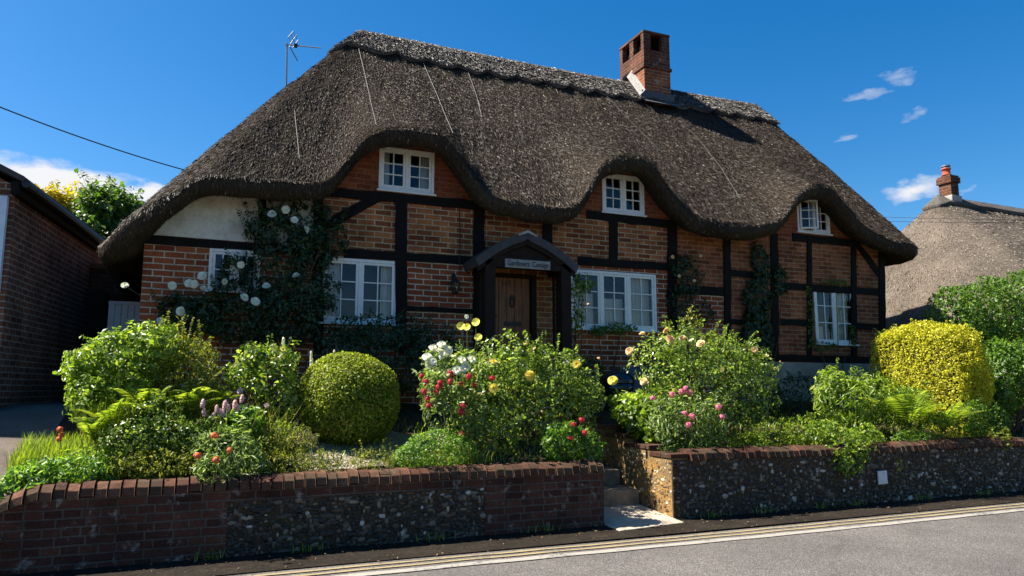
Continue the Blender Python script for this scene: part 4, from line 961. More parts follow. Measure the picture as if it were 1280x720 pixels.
def foliage(blobs,n,L,mat,parent,wr=.5,shell=.3,lump=.22,k=1,spread=.07,droop=.25,jit=.6,boxy=False,zmin=None,inner=.15,name='foliage',up=0,sprigs=0,sl=.25):
    _sd[0]+=1; g=np.random.default_rng(_sd[0])
    p,nr=sample(blobs,max(8,n//k),g,shell,lump,up,_sd[0],boxy,zmin,inner)
    if k>1: p,nr=cluster(p,nr,k,spread,g)
    stems=[]
    if sprigs:                                                 # long shoots that break the outline
        q,qn=sample(blobs,sprigs*3,g,.1,lump,up,_sd[0],boxy,zmin,0); kk=np.argsort(-(qn[:,2]+g.random(len(q))*.8))[:sprigs]
        for i in kk:
            d=unit(qn[i]*.6+np.array([0,0,.8])+g.normal(0,.35,3)); l=sl*g.uniform(.5,1.3); m=max(5,int(l/L*2.6)); t=np.linspace(0,1,m)[:,None]
            pts=q[i]+d*l*t+np.array([0,0,-.25*l])*t**2; stems.append(pts[::max(1,m//4)]); sd=unit(np.cross(d,g.normal(size=3)))
            p=np.concatenate([p,pts+sd*L*.45*np.where(np.arange(m)%2,1,-1)[:,None]]); nr=np.concatenate([nr,np.repeat((qn[i]+np.array([0,0,.3]))[None],m,0)])
    V,F,r=leafset(p,nr,L,wr,g,droop,jit)
    nleaf=len(F)
    if stems:                                                  # their twigs stay in the same mesh
        b=MB()
        for s in stems: b.tube(s,.0035,4,caps=False)
        T=np.array([t for q in b.f for t in ((q[0],q[1],q[2]),(q[0],q[2],q[3]))])+len(V)
        V=np.concatenate([V,np.array(b.v)]); F=np.concatenate([F,T]); r=np.concatenate([r,np.array(b.r)])
    o=npmesh(name,V,F,r,mat,parent)
    if stems:
        o.data.materials.append(M['green_stem']); mi=np.zeros(len(F),np.int32); mi[nleaf:]=1; o.data.polygons.foreach_set('material_index',mi)
    return o
def stems(blobs,root,parent,mat='pale_wood',n=10,r=.012,name='stem'):
    b=MB(); g=np.random.default_rng(n*7+len(blobs))
    for i in range(n):
        c,rr=blobs[i%len(blobs)]; e=c+g.uniform(-.6,.6,3)*rr; a=np.array(root)+g.normal(0,.05,3)*np.array([1,1,0]); m=(a+e)/2+g.normal(0,.05,3)
        b.tube([a,m,e],[r,r*.75,r*.4],5)
    return b.build(name,M[mat],parent)
def base(blobs):
    c=np.mean([c for c,_ in blobs],0); return (c[0],c[1],gz(c[1]))
def plant(name,label,cat,blobs,n,L,mat,group=None,nst=8,stem='pale_wood',clip=True,**kw):
    bs=[blob(*q) for q in blobs]; rt=base(bs); e=empty(name,rt,label,cat,group)
    foliage(bs,n,L,M[mat],e,zmin=(rt[2]-.12 if clip else None),**kw)
    if nst: stems(bs,rt,e,stem,nst)
    return e,bs
# flowers: shared meshes, one copied object per bloom
def fl_mesh(name,mat,kind):
    g=np.random.default_rng(len(name)+3); b=MB()
    if kind=='rose':
        for ring,(n,r,tilt,z) in enumerate(((5,.055,.35,0),(5,.045,.75,.006),(5,.033,1.1,.012),(4,.020,1.35,.016))):
            for i in range(n):
                a=2*math.pi*(i+.5*ring)/n+g.normal(0,.12); ca,sa=math.cos(a),math.sin(a); pts=[]
                for (u,w) in ((0,.3),(.5,.95),(.85,1.0),(1.08,.45)):
                    rr=r*u; h=z+r*u*math.tan(min(tilt,1.2))*.55*(1-.25*u); hw=r*.62*w
                    pts.append((ca*rr-sa*hw,sa*rr+ca*hw,h+.004*w)); pts.append((ca*rr+sa*hw,sa*rr-ca*hw,h))
                b.add(pts,[(0,1,3,2),(2,3,5,4),(4,5,7,6)],0,g.random())
    elif kind=='poppy':
        for i in range(5):
            a=2*math.pi*i/5; ca,sa=math.cos(a),math.sin(a); pts=[]
            for (u,w) in ((.05,.25),(.5,.9),(.85,.95),(1.05,.5)):
                pts.append((ca*.045*u-sa*.03*w,sa*.045*u+ca*.03*w,.016*u)); pts.append((ca*.045*u+sa*.03*w,sa*.045*u-ca*.03*w,.014*u))
            b.add(pts,[(0,1,3,2),(2,3,5,4),(4,5,7,6)],0,g.random())
    elif kind=='head':                                         # a dome of many small florets
        for i in range(46):
            d=unit(g.normal(size=3)); d[2]=abs(d[2])*1.1-.25; p=d*np.array([.042,.042,.038])*g.uniform(.75,1.1); q=unit(np.cross(d,g.normal(size=3)))*.011; w=np.cross(unit(d),q)
            b.add([p-q-w,p+q-w,p+q+w,p-q+w],[(0,1,2,3)],0,g.random())
    elif kind=='spike':
        for i in range(90):
            h=g.uniform(0,.075); a=g.uniform(0,6.28); r=.016*math.sin(math.pi*min(1,(h/.075)*.85+.12))**.5; p=np.array([r*math.cos(a),r*math.sin(a),h]); d=unit(np.array([math.cos(a),math.sin(a),.4])); q=unit(np.cross(d,[0,0,1.]))*.005; w=np.cross(d,q)*1.2
            b.add([p-q-w,p+q-w,p+q+w+d*.004,p-q+w+d*.004],[(0,1,2,3)],0,g.random())
    elif kind=='tall':                                         # tall narrow spike of white bells
        for i in range(110):
            h=g.uniform(0,.36); a=g.uniform(0,6.28); r=.026*(1-h/.46); p=np.array([1.5*r*math.cos(a),1.5*r*math.sin(a),h]); d=unit(np.array([math.cos(a),math.sin(a),-.3])); q=unit(np.cross(d,[0,0,1.]))*.011; w=np.cross(d,q)*.9
            b.add([p-q-w,p+q-w,p+q+w+d*.012,p-q+w+d*.012],[(0,1,2,3)],0,g.random())
    me_o=b.build(name,mat,None); me=me_o.data; bpy.data.objects.remove(me_o); return me
FM={}
def flower(parent,px,py,y,kind,mat,size=1.0,bs=None,up=.5,name='flower',stem_to=None):
    key=(kind,mat)
    if key not in FM: FM[key]=fl_mesh(name,M[mat],kind)
    d=ray(px,py)
    if bs is not None:                                         # sit on the near side of the foliage
        best=None
        for c,r in bs:
            q=(CAM-c)/r; w=d/r; A=w@w; B_=2*q@w; C_=q@q-1.0; D=B_*B_-4*A*C_
            if D>0:
                t=(-B_-math.sqrt(D))/(2*A); best=t if best is None else min(best,t)
        if best is not None: p=CAM+d*(best-.13)
        else: p=P(px,py,y=y)
    else: p=P(px,py,y=y)
    o=link(name,FM[key],parent)
    n=unit(-d*(1.2 if kind=='poppy' else random.uniform(.4,1))+np.array([0,0,up])+rng.normal(0,.35,3)) if kind in('rose','poppy','head') else unit(np.array([0,0,1.])+rng.normal(0,.10,3))
    q=Vector(n).to_track_quat('Z','Y'); o.rotation_mode='XYZ'; o.rotation_euler=q.to_euler(); o.location=tuple(map(float,p)); o.scale=(size*random.uniform(.85,1.15),)*3
    if stem_to is not None:
        b=MB(); a=np.array(stem_to); m=(a+p)/2+rng.normal(0,.03,3); b.tube([a,m,p],[.005,.004,.003],5); b.build('flower_stalk',M['green_stem'],parent)
    return o
def blooms(parent,pts,y,kind,mat,size,bs,**kw):
    for q in pts: flower(parent,q[0],q[1],y,kind,mat,size,bs,**kw)
def fern(label,px,py,y,n,L,group,mat='lf_fern',tilt=(0.85,1.4)):
    c=P(px,py,y=y); c[2]=max(gz(y),c[2]); e=empty('fern',c,label,'fern',group); g=np.random.default_rng(int(px*7+py)); Pp=[];Nn=[];Ax=[];Ll=[]; b=MB()
    for i in range(n):
        a=2*math.pi*i/n+g.normal(0,.25); el=g.uniform(*tilt); l=L*g.uniform(.7,1.1); h=np.array([math.cos(a),math.sin(a),0]); m=20; pts=[]
        for t in np.linspace(0,1,m):
            s=l*t; pts.append(c+h*(s*math.cos(el)*(1+.35*t))+np.array([0,0,1])*(s*math.sin(el)*(1-.42*t**1.6)))
        pts=np.array(pts); b.tube(pts[::4],.004,4); tg=unit(np.gradient(pts,axis=0)); sd=unit(np.cross(tg,[0,0,1.])); up=np.cross(sd,tg)
        for j in range(3,m):
            t=j/m; pl=l*.21*math.sin(math.pi*min(1,.12+t*.9))**.8+.01
            for s in(-1,1):
                ax=unit(sd[j]*s+tg[j]*.45-up[j]*.15); Pp.append(pts[j]+ax*pl*.5); Ax.append(ax); Nn.append(up[j]+g.normal(0,.15,3)); Ll.append(pl)
    Pp=np.array(Pp);Ax=np.array(Ax);Nn=unit(np.array(Nn));Ll=np.array(Ll)[:,None]; sd=np.cross(Nn,Ax); w=Ll*.13+.003
    V=np.stack([Pp-Ax*Ll*.5,Pp+sd*w*.5-Ax*Ll*.1,Pp+Ax*Ll*.5-Nn*Ll*.12,Pp-sd*w*.5-Ax*Ll*.1],1).reshape(-1,3); k=np.arange(len(Pp))[:,None]*4
    F=np.concatenate([k+np.array([[0,1,2]]),k+np.array([[0,2,3]])]); npmesh('frond',V,F,np.repeat(g.random(len(Pp)),4),M[mat],e); b.build('stalk',M['green_stem'],e); return e
def grass(name,label,pts,h,mat,seed,w=.004,lean=.4):
    g=np.random.default_rng(seed); p=np.asarray(pts); n=len(p); hh=h*g.uniform(.4,1.2,n)[:,None]; d=g.normal(0,1,(n,3)); d[:,2]=0; d=unit(d); s=np.stack([-d[:,1],d[:,0],d[:,2]],1)*w
    m=p+d*hh*lean*.3+np.array([0,0,1])*hh*.55; t=p+d*hh*lean+np.array([0,0,1])*hh*.95
    V=np.stack([p-s,p+s,m+s*.8,m-s*.8,t],1).reshape(-1,3); k=np.arange(n)[:,None]*5
    F=np.concatenate([k+np.array([[0,1,2]]),k+np.array([[0,2,3]]),k+np.array([[3,2,4]])]); o=npmesh(name,V,F,np.repeat(g.random(n),5),M[mat]); tag(o,label,'grass',kind='stuff'); return o
def area(x0,x1,y0,y1,n,seed):
    g=np.random.default_rng(seed); x=g.uniform(x0,x1,n); y=g.uniform(y0,y1,n); return np.stack([x,y,np.array([gz(v) for v in y])-.01-np.where(y<8.4,.25*np.clip(-.9-x,0,9),0)],1)

def litter(name,lab,x0,x1,y0,y1,n,mat,L,seed):
    g=np.random.default_rng(seed); x=g.uniform(x0,x1,n); y=y1-(y1-y0)*g.random(n)**1.7; z=.02+.03*np.clip(y-7.1,0,9)+g.uniform(.002,.012,n)
    p=np.stack([x,y,z],1); V,F,r=leafset(p,np.tile([0,0,1.],(n,1)),L,.5,g,0,.35); o=npmesh(name,V,F,r,M[mat]); tag(o,lab,'litter',kind='stuff')
M['dead_leaf']=leafmat('dead_leaf',[(0,(.05,.03,.015)),(.6,(.14,.085,.04)),(1,(.34,.25,.14))],.1,.8,.1)
litter('leaf_litter','dry leaves and grit along the foot of the garden walls',-3,16,6.95,WY-.01,1300,'dead_leaf',.022,61)
gx=np.random.default_rng(71); wx=np.concatenate([gx.normal(c,.12,26) for c in (.2,1.1,2.4,3.6,5.9,6.8,7.7,8.3,9.6,10.9,12.2)]); wx=wx[(wx<4.3)|(wx>5.6)]
grass('grass','tufts of weeds at the foot of the garden walls',np.stack([wx,WY-.02-.05*gx.random(len(wx)),np.full(len(wx),.03)],1),.11,'lf_rose',72,.004,.6)
# --- left bed
plant('leafy_shrub','tall bright green broad leaved shrub beside the gate and the driveway','shrub',[(150,462,58,46,8.95,.45),(118,490,34,32,8.75,.35),(188,440,42,36,9.0,.38),(155,436,36,24,9.05,.3),(105,462,22,20,8.9,.25)],9500,.056,'lf_fresh',wr=.5,k=5,spread=.11,sprigs=22,sl=.2,inner=.1)
plant('spiraea','fine leaved olive gold shrub between the bright broad shrub and the small rose tree','shrub',[(232,462,40,40,9.05,.36),(215,442,30,26,9.1,.28),(250,490,30,26,8.9,.28)],6500,.038,'lf_lime',wr=.45,k=5,spread=.09,sprigs=30,sl=.3)
plant('small_leaved_shrub','dark green small leaved shrub behind the left coping, below the ferns','shrub',[(165,552,42,26,8.2,.25),(215,545,40,28,8.25,.25),(190,525,36,26,8.35,.25)],6000,.034,'lf_rose',wr=.55,k=4,spread=.08,sprigs=14,sl=.15)
for i,(x,y_,yy,L) in enumerate(((185,530,8.5,.62),(140,540,8.4,.55),(232,528,8.6,.6),(118,552,8.3,.42),(262,520,8.8,.5))):
    fern(['large lime green fern in the middle of the left bed','lime green fern nearest the left shrub','upright fern below the olive gold shrub','short fern at the driveway edge of the bed','smaller fern next to the pink bistort spikes'][i],x,y_,yy,17,L*1.02,'ferns in the left bed')
def bank(lab,blobs,n,L,m,**kw): return plant('groundcover_plant',lab,'plant',blobs,n,L,m,nst=0,clip=False,**kw)
bank('glossy narrow leaved plant spilling on to the sweep of the left coping',[(35,612,42,24,7.92,.18),(92,592,46,22,8.0,.2),(-5,632,36,24,7.85,.16),(130,590,26,18,8.0,.15),(60,596,40,20,8.1,.2)],3600,.07,'lf_mint',wr=.30,k=4,spread=.1,jit=.7)
bank('low yellow green plant behind the left coping above the road',[(200,582,52,18,7.98,.16),(165,585,30,16,7.98,.15),(250,560,40,20,8.3,.2)],3600,.035,'lf_lime',wr=.4,k=4,spread=.07,sprigs=20,sl=.1)
e,bs=bank('variegated grey green alstroemeria hanging over the left coping',[(283,566,42,30,8.02,.24),(268,588,26,18,7.74,.14),(305,580,30,18,7.9,.2)],2600,.062,'lf_silver',wr=.24,k=5,spread=.1,sprigs=16,sl=.15)
blooms(e,((268,545),(270,575),(287,563),(247,570)),8,'head','p_orange',.8,bs)
bank('thin straw green herbs in front of the clipped ball',[(360,580,40,12,7.95,.12),(430,585,50,10,7.88,.1),(335,560,28,16,8.2,.2)],1700,.032,'lf_lime',wr=.28,k=3,spread=.07,sprigs=40,sl=.14)
grass('grass','fine bright green grass along the driveway edge of the left bed',np.concatenate([area(-1.62,-1.0,8.0,9.2,2600,1),area(-1.4,-.6,7.85,8.5,1400,2)]),.17,'lf_fern',4,.0035)
grass('grass','yellow green grassy tufts behind the coping below the clipped ball',np.concatenate([area(1.9,3.1,7.9,8.15,700,5),area(2.3,2.9,7.95,8.3,500,6)]),.17,'lf_lime',7,.004)
grass('grass','mixed weeds and blades sprinkled over the left bed',area(-.9,4.2,7.9,9.8,2200,8),.13,'lf_rose',9,.005,.7)
grass('grass','mixed weeds and blades sprinkled over the right bed',area(5.8,15,7.9,10,3200,10),.14,'lf_rose',11,.005,.7)
grass('grass','tall wispy seeding grass standing among the ferns of the left bed',np.concatenate([area(-.95,.35,8.3,9.0,900,91),area(.1,.9,8.2,8.9,350,92)]),.62,'lf_lime',93,.0035,.45)
e=empty('red_flower',(-1.3,8.55,.85),'single orange red flower spike standing in the grass by the driveway','flower')
for q in ((75,537),(77,544),(74,549)): flower(e,q[0],q[1],8.5,'head','p_orange',.65)
b=MB(); b.tube([P(77,575,y=8.5),P(76,555,y=8.5),P(75,538,y=8.5)],.004,5); b.build('stalk',M['green_stem'],e)
bank('mixed low green filler between the ferns and the small rose tree',[(255,545,42,22,8.4,.25),(300,548,36,18,8.45,.22),(225,568,40,18,8.15,.2),(120,575,40,16,8.2,.2),(345,540,26,18,8.6,.2)],5200,.04,'lf_fresh',wr=.4,k=4,spread=.08,sprigs=40,sl=.14)
bank('thin mid green herbs creeping over the gravel left of the clipped ball',[(365,560,34,16,8.25,.2),(400,582,30,10,7.95,.12),(470,574,34,12,8.1,.15)],1500,.034,'lf_lime',wr=.3,k=3,spread=.07,sprigs=50,sl=.16)
e,bs=plant('rose_tree','small airy rose tree with dark stems between the ferns and the clipped ball','rose',[(318,447,24,18,9.0,.2),(345,452,26,22,9.0,.24),(300,470,22,18,8.95,.2),(335,478,38,24,8.95,.3),(352,502,28,24,8.95,.25)],2100,.058,'lf_rose',wr=.6,k=5,spread=.12,sprigs=14,sl=.2,nst=12)
blooms(e,((333,507),(300,489)),9.2,'rose','p_palepink',.5,bs)
e,bs=plant('bistort','clump of pale pink bottlebrush flower spikes in front of the small rose tree','flowers',[(285,534,36,14,8.35,.2),(312,522,22,14,8.4,.18)],1300,.06,'lf_mint',wr=.45,nst=0,k=3,spread=.08)
for q in ((253,507),(257,518),(267,523),(271,513),(276,518),(281,509),(285,513),(279,520),(294,509),(302,500),(297,514)): flower(e,q[0],q[1]+3,8.3,'spike','p_palepink',1.15,None,name='flower_spike',stem_to=P(q[0]+4,q[1]+36,y=8.32))
e,bs=bank('dark plum leaved plant between the bistort and the straw green herbs',[(300,525,14,10,8.5,.12),(212,555,9,9,8.3,.1)],500,.045,'lf_purple',wr=.5)
for i,(x,y0,y1) in enumerate(((352,418,452),(390,437,462),(418,434,458))):
    q=P(x,y1,y=9.2); e=empty('foxglove',(q[0],q[1],gz(9.2)),['tallest white flower spire, left of the clipped ball','white flower spire just left of the top of the clipped ball','white flower spire peeping over the clipped ball'][i],'flower','white flower spires')
    flower(e,x,y1,9.2,'tall','p_white',(y1-y0)*mpp(q)/.36,None,name='flower_spike'); b=MB(); b.tube([(q[0],q[1],gz(9.2)-.02),q],.006,5); b.build('stalk',M['green_stem'],e)
e,bs=plant('white_lily','small white blooms crowded against the left side of the clipped ball','flowers',[(397,490,10,14,9.4,.1)],260,.05,'lf_mint',wr=.35,nst=2)
blooms(e,((399,467),(394,474),(401,474),(389,470)),9.35,'head','p_white',.55,None)
# clipped ball
c,r=blob(437,499,63,60,8.95,.66); e=empty('box_ball',(c[0],c[1],gz(8.95)),'clipped round yellow green box ball','topiary')
foliage([(c,r)],46000,.030,M['lf_box'],e,wr=.62,shell=.16,lump=.045,jit=.75,inner=.12)
stems([(c,r*.7)],(c[0],c[1],gz(8.95)-.02),e,n=14,r=.02)
k=MB(); k.lathe(tuple(c),[(r[0]*.78*math.cos(t),r[2]*.78*math.sin(t)) for t in np.linspace(-1.5,1.5,9)],14); k.build('light_block_core',M['core_block'],e)  # added solid hidden inside the ball, stops sunlight passing through the leaves
bank('neat fresh green parsley like mound right of the clipped ball',[(540,562,42,24,8.0,.3),(512,572,26,16,7.95,.2),(570,566,26,20,8.05,.22)],7000,.024,'lf_mint',wr=.6,k=3,spread=.04,up=.3)
# centre roses
e,bs=plant('rose_bush','large central rose bush with a few apricot yellow blooms, left of the steps','rose',[(648,505,76,68,8.85,.42),(606,520,50,62,8.45,.4),(700,520,54,60,8.85,.28),(642,458,50,38,8.95,.36),(690,468,48,34,8.95,.3),(736,498,24,24,9.1,.18),(620,470,34,26,8.6,.3)],12500,.050,'lf_rose',wr=.62,k=5,spread=.12,sprigs=70,sl=.30,nst=22,lump=.3)
blooms(e,((616,453),(662,469),(617,485),(721,455),(766,476),(663,470)),8.2,'rose','p_yellow',1.0,bs)
blooms(e,((666,517),(677,514),(656,430),(668,436),(748,448)),8.2,'rose','p_peach',.35,bs)
e,bs=plant('rose_bush','white rose bush at the left shoulder of the central rose','rose',[(562,466,36,30,8.75,.3),(545,450,20,18,8.75,.2),(590,462,20,22,8.75,.2)],1400,.05,'lf_silver',wr=.6,k=5,spread=.12,sprigs=12,sl=.16,nst=8)
blooms(e,((541,436),(552,432),(560,438),(553,445),(535,456),(566,447),(577,451),(583,458),(571,463),(541,452),(534,447),(548,439),(563,466),(578,462),(589,450)),8.5,'rose','p_cream' if False else 'p_white',.95,bs)
e,bs=plant('valerian','crimson valerian with grey green leaves in front of the white rose','flowers',[(560,515,32,42,8.3,.22),(545,490,20,30,8.35,.18),(590,535,24,30,8.25,.2)],1700,.07,'lf_silver',wr=.34,k=4,spread=.1,sprigs=18,sl=.25,nst=8,stem='green_stem')
blooms(e,((527,470),(532,478),(530,490),(563,467),(548,484),(545,490),(563,477),(576,480),(586,471),(593,481),(578,508),(576,543),(534,499),(536,507),(615,473),(550,479),(577,515)),8.1,'head','p_red',.85,bs,name='flower_head')
e,bs=plant('geranium','low dark plant with scarlet flowers at the top of the left wall beside the steps','flowers',[(708,554,34,26,7.92,.16),(736,560,18,20,7.88,.12)],1600,.05,'lf_hedge',wr=.6,k=4,spread=.09,nst=4,stem='green_stem')
blooms(e,((717,531),(727,525),(713,547),(731,541)),7.8,'head','p_red',.75,bs,name='flower_head')
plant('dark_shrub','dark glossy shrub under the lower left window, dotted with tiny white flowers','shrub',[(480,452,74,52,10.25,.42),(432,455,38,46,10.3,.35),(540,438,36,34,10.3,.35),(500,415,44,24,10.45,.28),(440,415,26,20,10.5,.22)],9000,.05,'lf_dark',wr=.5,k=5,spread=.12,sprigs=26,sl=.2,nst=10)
e,bs=plant('welsh_poppy','lemon yellow poppies on thin stems left of the door','flowers',[(585,452,18,14,9.0,.15)],260,.06,'lf_fresh',wr=.4,nst=0)
for q in ((595,403),(576,408),(598,422),(584,409)): flower(e,q[0],q[1],8.95,'poppy','p_lemon',1.1,None,stem_to=P(588,462,y=9.0))
flower(e,583,396,8.95,'rose','p_white',.5,None,stem_to=P(586,462,y=9.0))
# --- right bed
plant('ladys_mantle','lime green round leaved clump at the top of the steps','plant',[(806,516,34,22,8.75,.3),(784,506,22,16,9.1,.22),(818,534,22,16,8.5,.22)],1700,.075,'lf_fresh',wr=.95,k=3,spread=.12,nst=6,stem='green_stem',up=.4)
e,bs=plant('rose_bush','broad rose bush with peach blooms right of the steps','rose',[(880,486,72,60,8.7,.5),(832,462,44,44,8.75,.4),(928,488,46,52,8.7,.42),(862,440,46,30,8.9,.38),(870,540,56,30,8.3,.32),(950,470,26,28,8.8,.25),(905,452,40,32,8.8,.35)],11500,.050,'lf_rose',wr=.62,k=5,spread=.12,sprigs=74,sl=.32,nst=20,lump=.3)
blooms(e,((803,418),(831,412),(837,424),(853,423),(876,430),(943,437),(787,439),(805,477)),8.4,'rose','p_peach',.95,bs)
blooms(e,((735,380),(960,445),(975,452),(865,398)),9,'rose','p_peach',.3,None)
e,bs=plant('valerian','rose pink valerian with narrow grey green leaves at the corner of the right wall','flowers',[(850,535,36,36,8.05,.22),(888,530,24,32,8.0,.18),(830,520,20,26,8.2,.16)],2100,.075,'lf_silver',wr=.26,k=4,spread=.11,sprigs=22,sl=.22,nst=8,stem='green_stem')
blooms(e,((852,490),(862,491),(856,517),(865,521),(861,531),(898,509),(903,521),(816,498),(840,493),(857,486)),7.9,'head','p_pink',.95,bs,name='flower_head')
bank('soft green herb row behind the coping, right of the pink valerian',[(965,545,44,20,8.05,.26),(1005,540,34,20,8.1,.25),(935,556,30,16,7.95,.2)],4200,.034,'lf_fern',wr=.5,k=4,spread=.07,sprigs=30,sl=.1)
bank('rounded cranesbill clump trailing down the face of the right wall',[(1055,558,42,26,7.80,.22),(1062,578,30,18,7.62,.10),(1025,545,32,22,7.95,.22),(1080,548,30,20,7.9,.2)],3800,.048,'lf_fresh',wr=.6,k=4,spread=.08,sprigs=16,sl=.12)
plant('leafy_perennial','bright fresh green lance leaved clump below the golden hedge','plant',[(1055,502,38,34,8.6,.38),(1095,505,46,34,8.5,.38),(1135,512,34,30,8.45,.32),(1040,480,22,22,8.8,.25)],5200,.085,'lf_fresh',wr=.28,k=5,spread=.13,sprigs=34,sl=.22,nst=8,stem='green_stem',droop=.6)
for i,(x,y_,yy,L) in enumerate(((1138,535,8.05,.95),(1180,540,7.98,.75))): fern(['tall bright fern in front of the golden hedge','shaded fern right of the tall bright fern'][i],x,y_,yy,17,L,'ferns in the right bed')
bank('dark shaded creeper along the far right coping',[(1190,540,50,26,7.9,.14),(1140,553,40,16,7.85,.15),(1235,532,36,28,7.95,.14),(1215,520,26,22,7.95,.10)],5200,.04,'lf_hedge',wr=.5,k=4,spread=.08,sprigs=20,sl=.12)
e,bs=bank('small yellow green sprig tumbling over the far right coping',[(1248,545,22,12,7.75,.12),(1258,556,12,10,7.65,.06)],700,.032,'lf_lime',wr=.6,k=3,spread=.05)
bank('sparse yellowing sprig growing from the face of the right wall beside the white plate',[(1124,580,5,9,7.60,.03)],60,.035,'lf_lime',wr=.5)
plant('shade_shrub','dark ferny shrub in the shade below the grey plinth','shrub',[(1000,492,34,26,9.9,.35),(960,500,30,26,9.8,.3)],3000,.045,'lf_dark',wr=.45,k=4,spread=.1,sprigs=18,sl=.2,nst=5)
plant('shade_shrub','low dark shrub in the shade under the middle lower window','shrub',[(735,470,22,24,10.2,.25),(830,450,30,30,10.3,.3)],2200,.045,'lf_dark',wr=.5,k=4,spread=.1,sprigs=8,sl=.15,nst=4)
# hedges
def hedge(label,px0,px1,ptop,y0,y1,x0,x1,ztop,n,L,mat,group,lump=.05):
    e=empty('hedge',((x0+x1)/2,(y0+y1)/2,gz(y0)),label,'hedge',group); zb=gz(y0)-.1
    c=np.array([(x0+x1)/2,(y0+y1)/2,(zb+ztop)/2]); r=np.array([(x1-x0)/2,(y1-y0)/2,(ztop-zb)/2])
    foliage([(c,r)],n,L,M[mat],e,wr=.6,shell=.10,lump=lump,boxy=True,jit=.9,inner=.1,sprigs=110,sl=.11)
    k=MB(); k.box(c[0]-r[0]*.60,c[0]+r[0]*.55,c[1]-r[1]*.70,c[1]+r[1]*.7,zb,c[2]+r[2]*.60); k.build('light_block_core',M['core_block'],e)  # added solid hidden inside the hedge to block light through the foliage
    stems([(c,r*.6)],(c[0],c[1],zb),e,n=16,r=.02); return e
qa=P(1200,404,y=8.0); hb_=P(1078,404,x=qa[0])
hedge('clipped golden yellow privet hedge standing in front of the right end of the cottage',0,0,0,8.0,hb_[1],qa[0]-.06,qa[0]+.88,qa[2]+.06,60000,.031,'lf_gold','clipped hedges',.10)
def round_hedge(label,bl,n,L,mat):
    bs=[blob(*q) for q in bl]; e=empty('hedge',base(bs),label,'hedge','clipped hedges'); foliage(bs,n,L,M[mat],e,wr=.6,shell=.16,lump=.16,jit=.8,k=3,spread=.1,sprigs=70,sl=.16,inner=.1)
    stems(bs,base(bs),e,n=16,r=.02)
round_hedge('tall dark green hedge beneath the neighbouring thatch',[(1198,396,34,40,9.7,.5),(1235,390,40,40,9.7,.55),(1280,385,50,44,9.7,.6),(1340,390,70,48,9.7,.7),(1215,430,40,40,9.7,.5)],26000,.055,'lf_hedge')
round_hedge('lower mid green hedge at the right edge, below the tall dark one',[(1258,470,34,44,8.5,.4),(1300,470,50,46,8.4,.45),(1240,505,22,30,8.35,.3)],15000,.052,'lf_hedge')
# climbers on the front wall
e,bs=plant('climbing_rose','white climbing rose smothering the left bay and its small window','climbing rose',[(352,330,40,66,10.72,.16),(300,395,64,38,10.72,.2),(392,352,30,64,10.72,.18),(248,396,44,26,10.74,.16),(385,285,34,34,10.74,.14),(330,285,26,24,10.78,.10),(352,400,60,36,10.7,.2),(412,300,22,26,10.76,.1),(290,340,16,20,10.8,.08),(215,388,20,18,10.8,.12)],11500,.055,'lf_dark',wr=.6,k=5,spread=.13,sprigs=60,sl=.3,nst=14,lump=.34)
blooms(e,((253,345),(242,355),(254,361),(236,354),(301,331),(333,358),(305,372),(319,377),(226,389),(200,402),(357,262),(368,275),(382,287),(215,357),(340,268),(280,352),(370,345)),10.6,'rose','p_white',.95,bs)
e=empty('stray_rose',P(157,360,y=10.7),'single white rose on a stray shoot at the left corner of the cottage','rose'); flower(e,156,357,10.7,'rose','p_white',.95,None,stem_to=P(205,400,y=10.75))
e,bs=plant('climbing_rose','dark climbing rose with a few pale pink blooms between the middle window and the ivy','climbing rose',[(862,345,20,28,10.78,.12),(852,382,18,26,10.78,.12),(848,330,14,14,10.8,.1),(880,392,18,14,10.78,.1)],1500,.05,'lf_dark',wr=.6,k=4,spread=.12,sprigs=12,sl=.2,nst=6,clip=False)
blooms(e,((841,321),(876,320),(849,345),(868,351)),10.65,'rose','p_peach',.55,bs)
e,bs=plant('climbing_rose','sparse climber with glinting leaves between the porch and the middle window','climbing rose',[(722,372,9,32,10.5,.1),(730,355,12,12,10.6,.08),(720,405,9,14,10.5,.08)],420,.055,'lf_rose',wr=.6,k=3,spread=.12,sprigs=8,sl=.15,nst=4,clip=False)
flower(e,732,380,10.5,'rose','p_palepink',.6,bs)
plant('window_plant','dark leafy plant growing along the sill of the middle lower window','plant',[(772,411,28,8,10.78,.10),(748,414,12,8,10.78,.08)],700,.045,'lf_hedge',wr=.5,k=3,spread=.09,nst=3,clip=False)
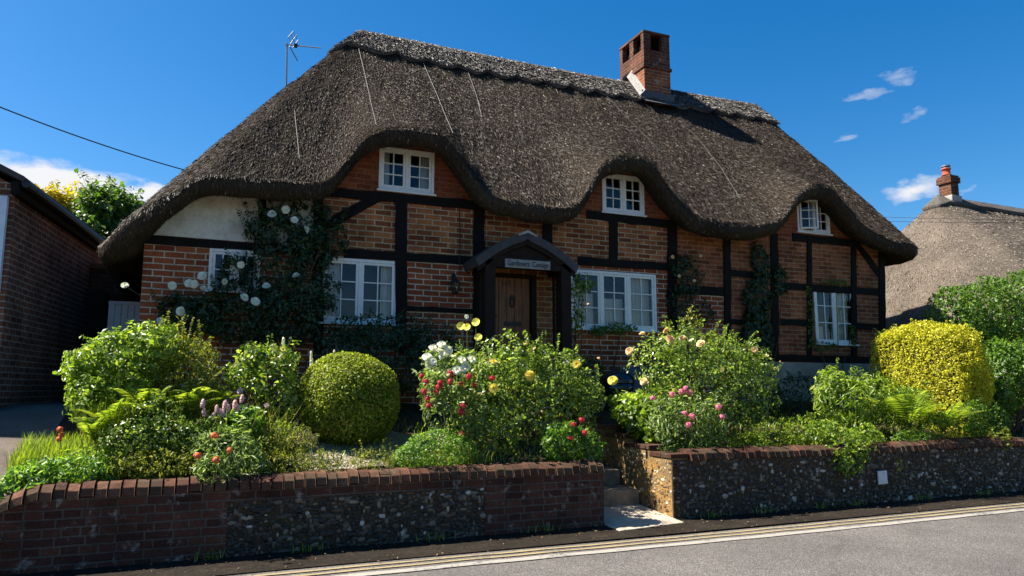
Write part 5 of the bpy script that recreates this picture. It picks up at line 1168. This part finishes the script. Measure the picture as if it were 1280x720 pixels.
plant('ivy','dark ivy column climbing the wall from the shade to the eaves','ivy',[(950,330,14,26,10.84,.09),(948,372,22,36,10.82,.12),(946,420,26,44,10.8,.14),(975,350,10,18,10.85,.06)],5200,.05,'lf_ivy',wr=.8,k=3,spread=.08,nst=6,clip=False,lump=.3,jit=.4)
plant('window_creeper','thin dark creeper trailing round the narrow right hand window','creeper',[(1013,395,5,38,10.84,.05),(1045,353,26,5,10.84,.05),(1066,420,5,16,10.84,.05),(1030,433,26,6,10.8,.07)],800,.04,'lf_hedge',wr=.6,k=3,spread=.07,nst=4,clip=False)
e,bs=plant('rose_shoot','tall pale rose shoot rising above the peach rose bush','rose',[(866,398,10,16,9.2,.08),(858,404,14,8,9.2,.08)],160,.045,'lf_lime',wr=.6,nst=2,clip=False)
# trees beyond
def tree(label,blobs,n,L,mat,base_xy):
    bs=[blob(*q) for q in blobs]; e=empty('tree',(base_xy[0],base_xy[1],1.0),label,'tree','trees beyond the passage'); foliage(bs,n,L,M[mat],e,wr=.6,k=4,spread=L*2.2,lump=.34,inner=.2,name='crown',sprigs=50,sl=.6)
    b=MB(); c=np.mean([c for c,_ in bs],0); t=np.array([base_xy[0],base_xy[1],1.0]); b.tube([t,t*.4+c*.6+[.1,0,0],c],[.22,.14,.05],8)
    for cc,r in bs: m=t*.35+c*.65; b.tube([m,(m+cc)/2+[0,0,.2],cc],[.09,.06,.02],6)
    b.build('trunk',M['pale_wood'],e)
q=P(70,320,y=26)
tree('golden leaved tree behind the slate roof of the outbuilding',[(66,256,30,14,25,1.1),(88,278,26,20,25,1.1),(100,252,14,10,25.5,.7),(45,247,16,9,25,.8),(98,266,20,16,24.8,.8),(30,275,34,30,26,1.3),(78,262,26,14,25,.9)],8000,.16,'lf_yellowtree',(q[0],25.5))
q=P(140,330,y=22)
tree('rich green tree rising between the outbuilding and the thatched eave',[(130,268,28,24,22,1.2),(110,290,22,20,21.5,1.0),(150,262,22,18,22.5,1.0),(120,252,18,14,22,.8),(140,310,34,34,22,1.3),(165,275,24,26,23,1.1)],15000,.13,'lf_tree',(q[0],22.3))
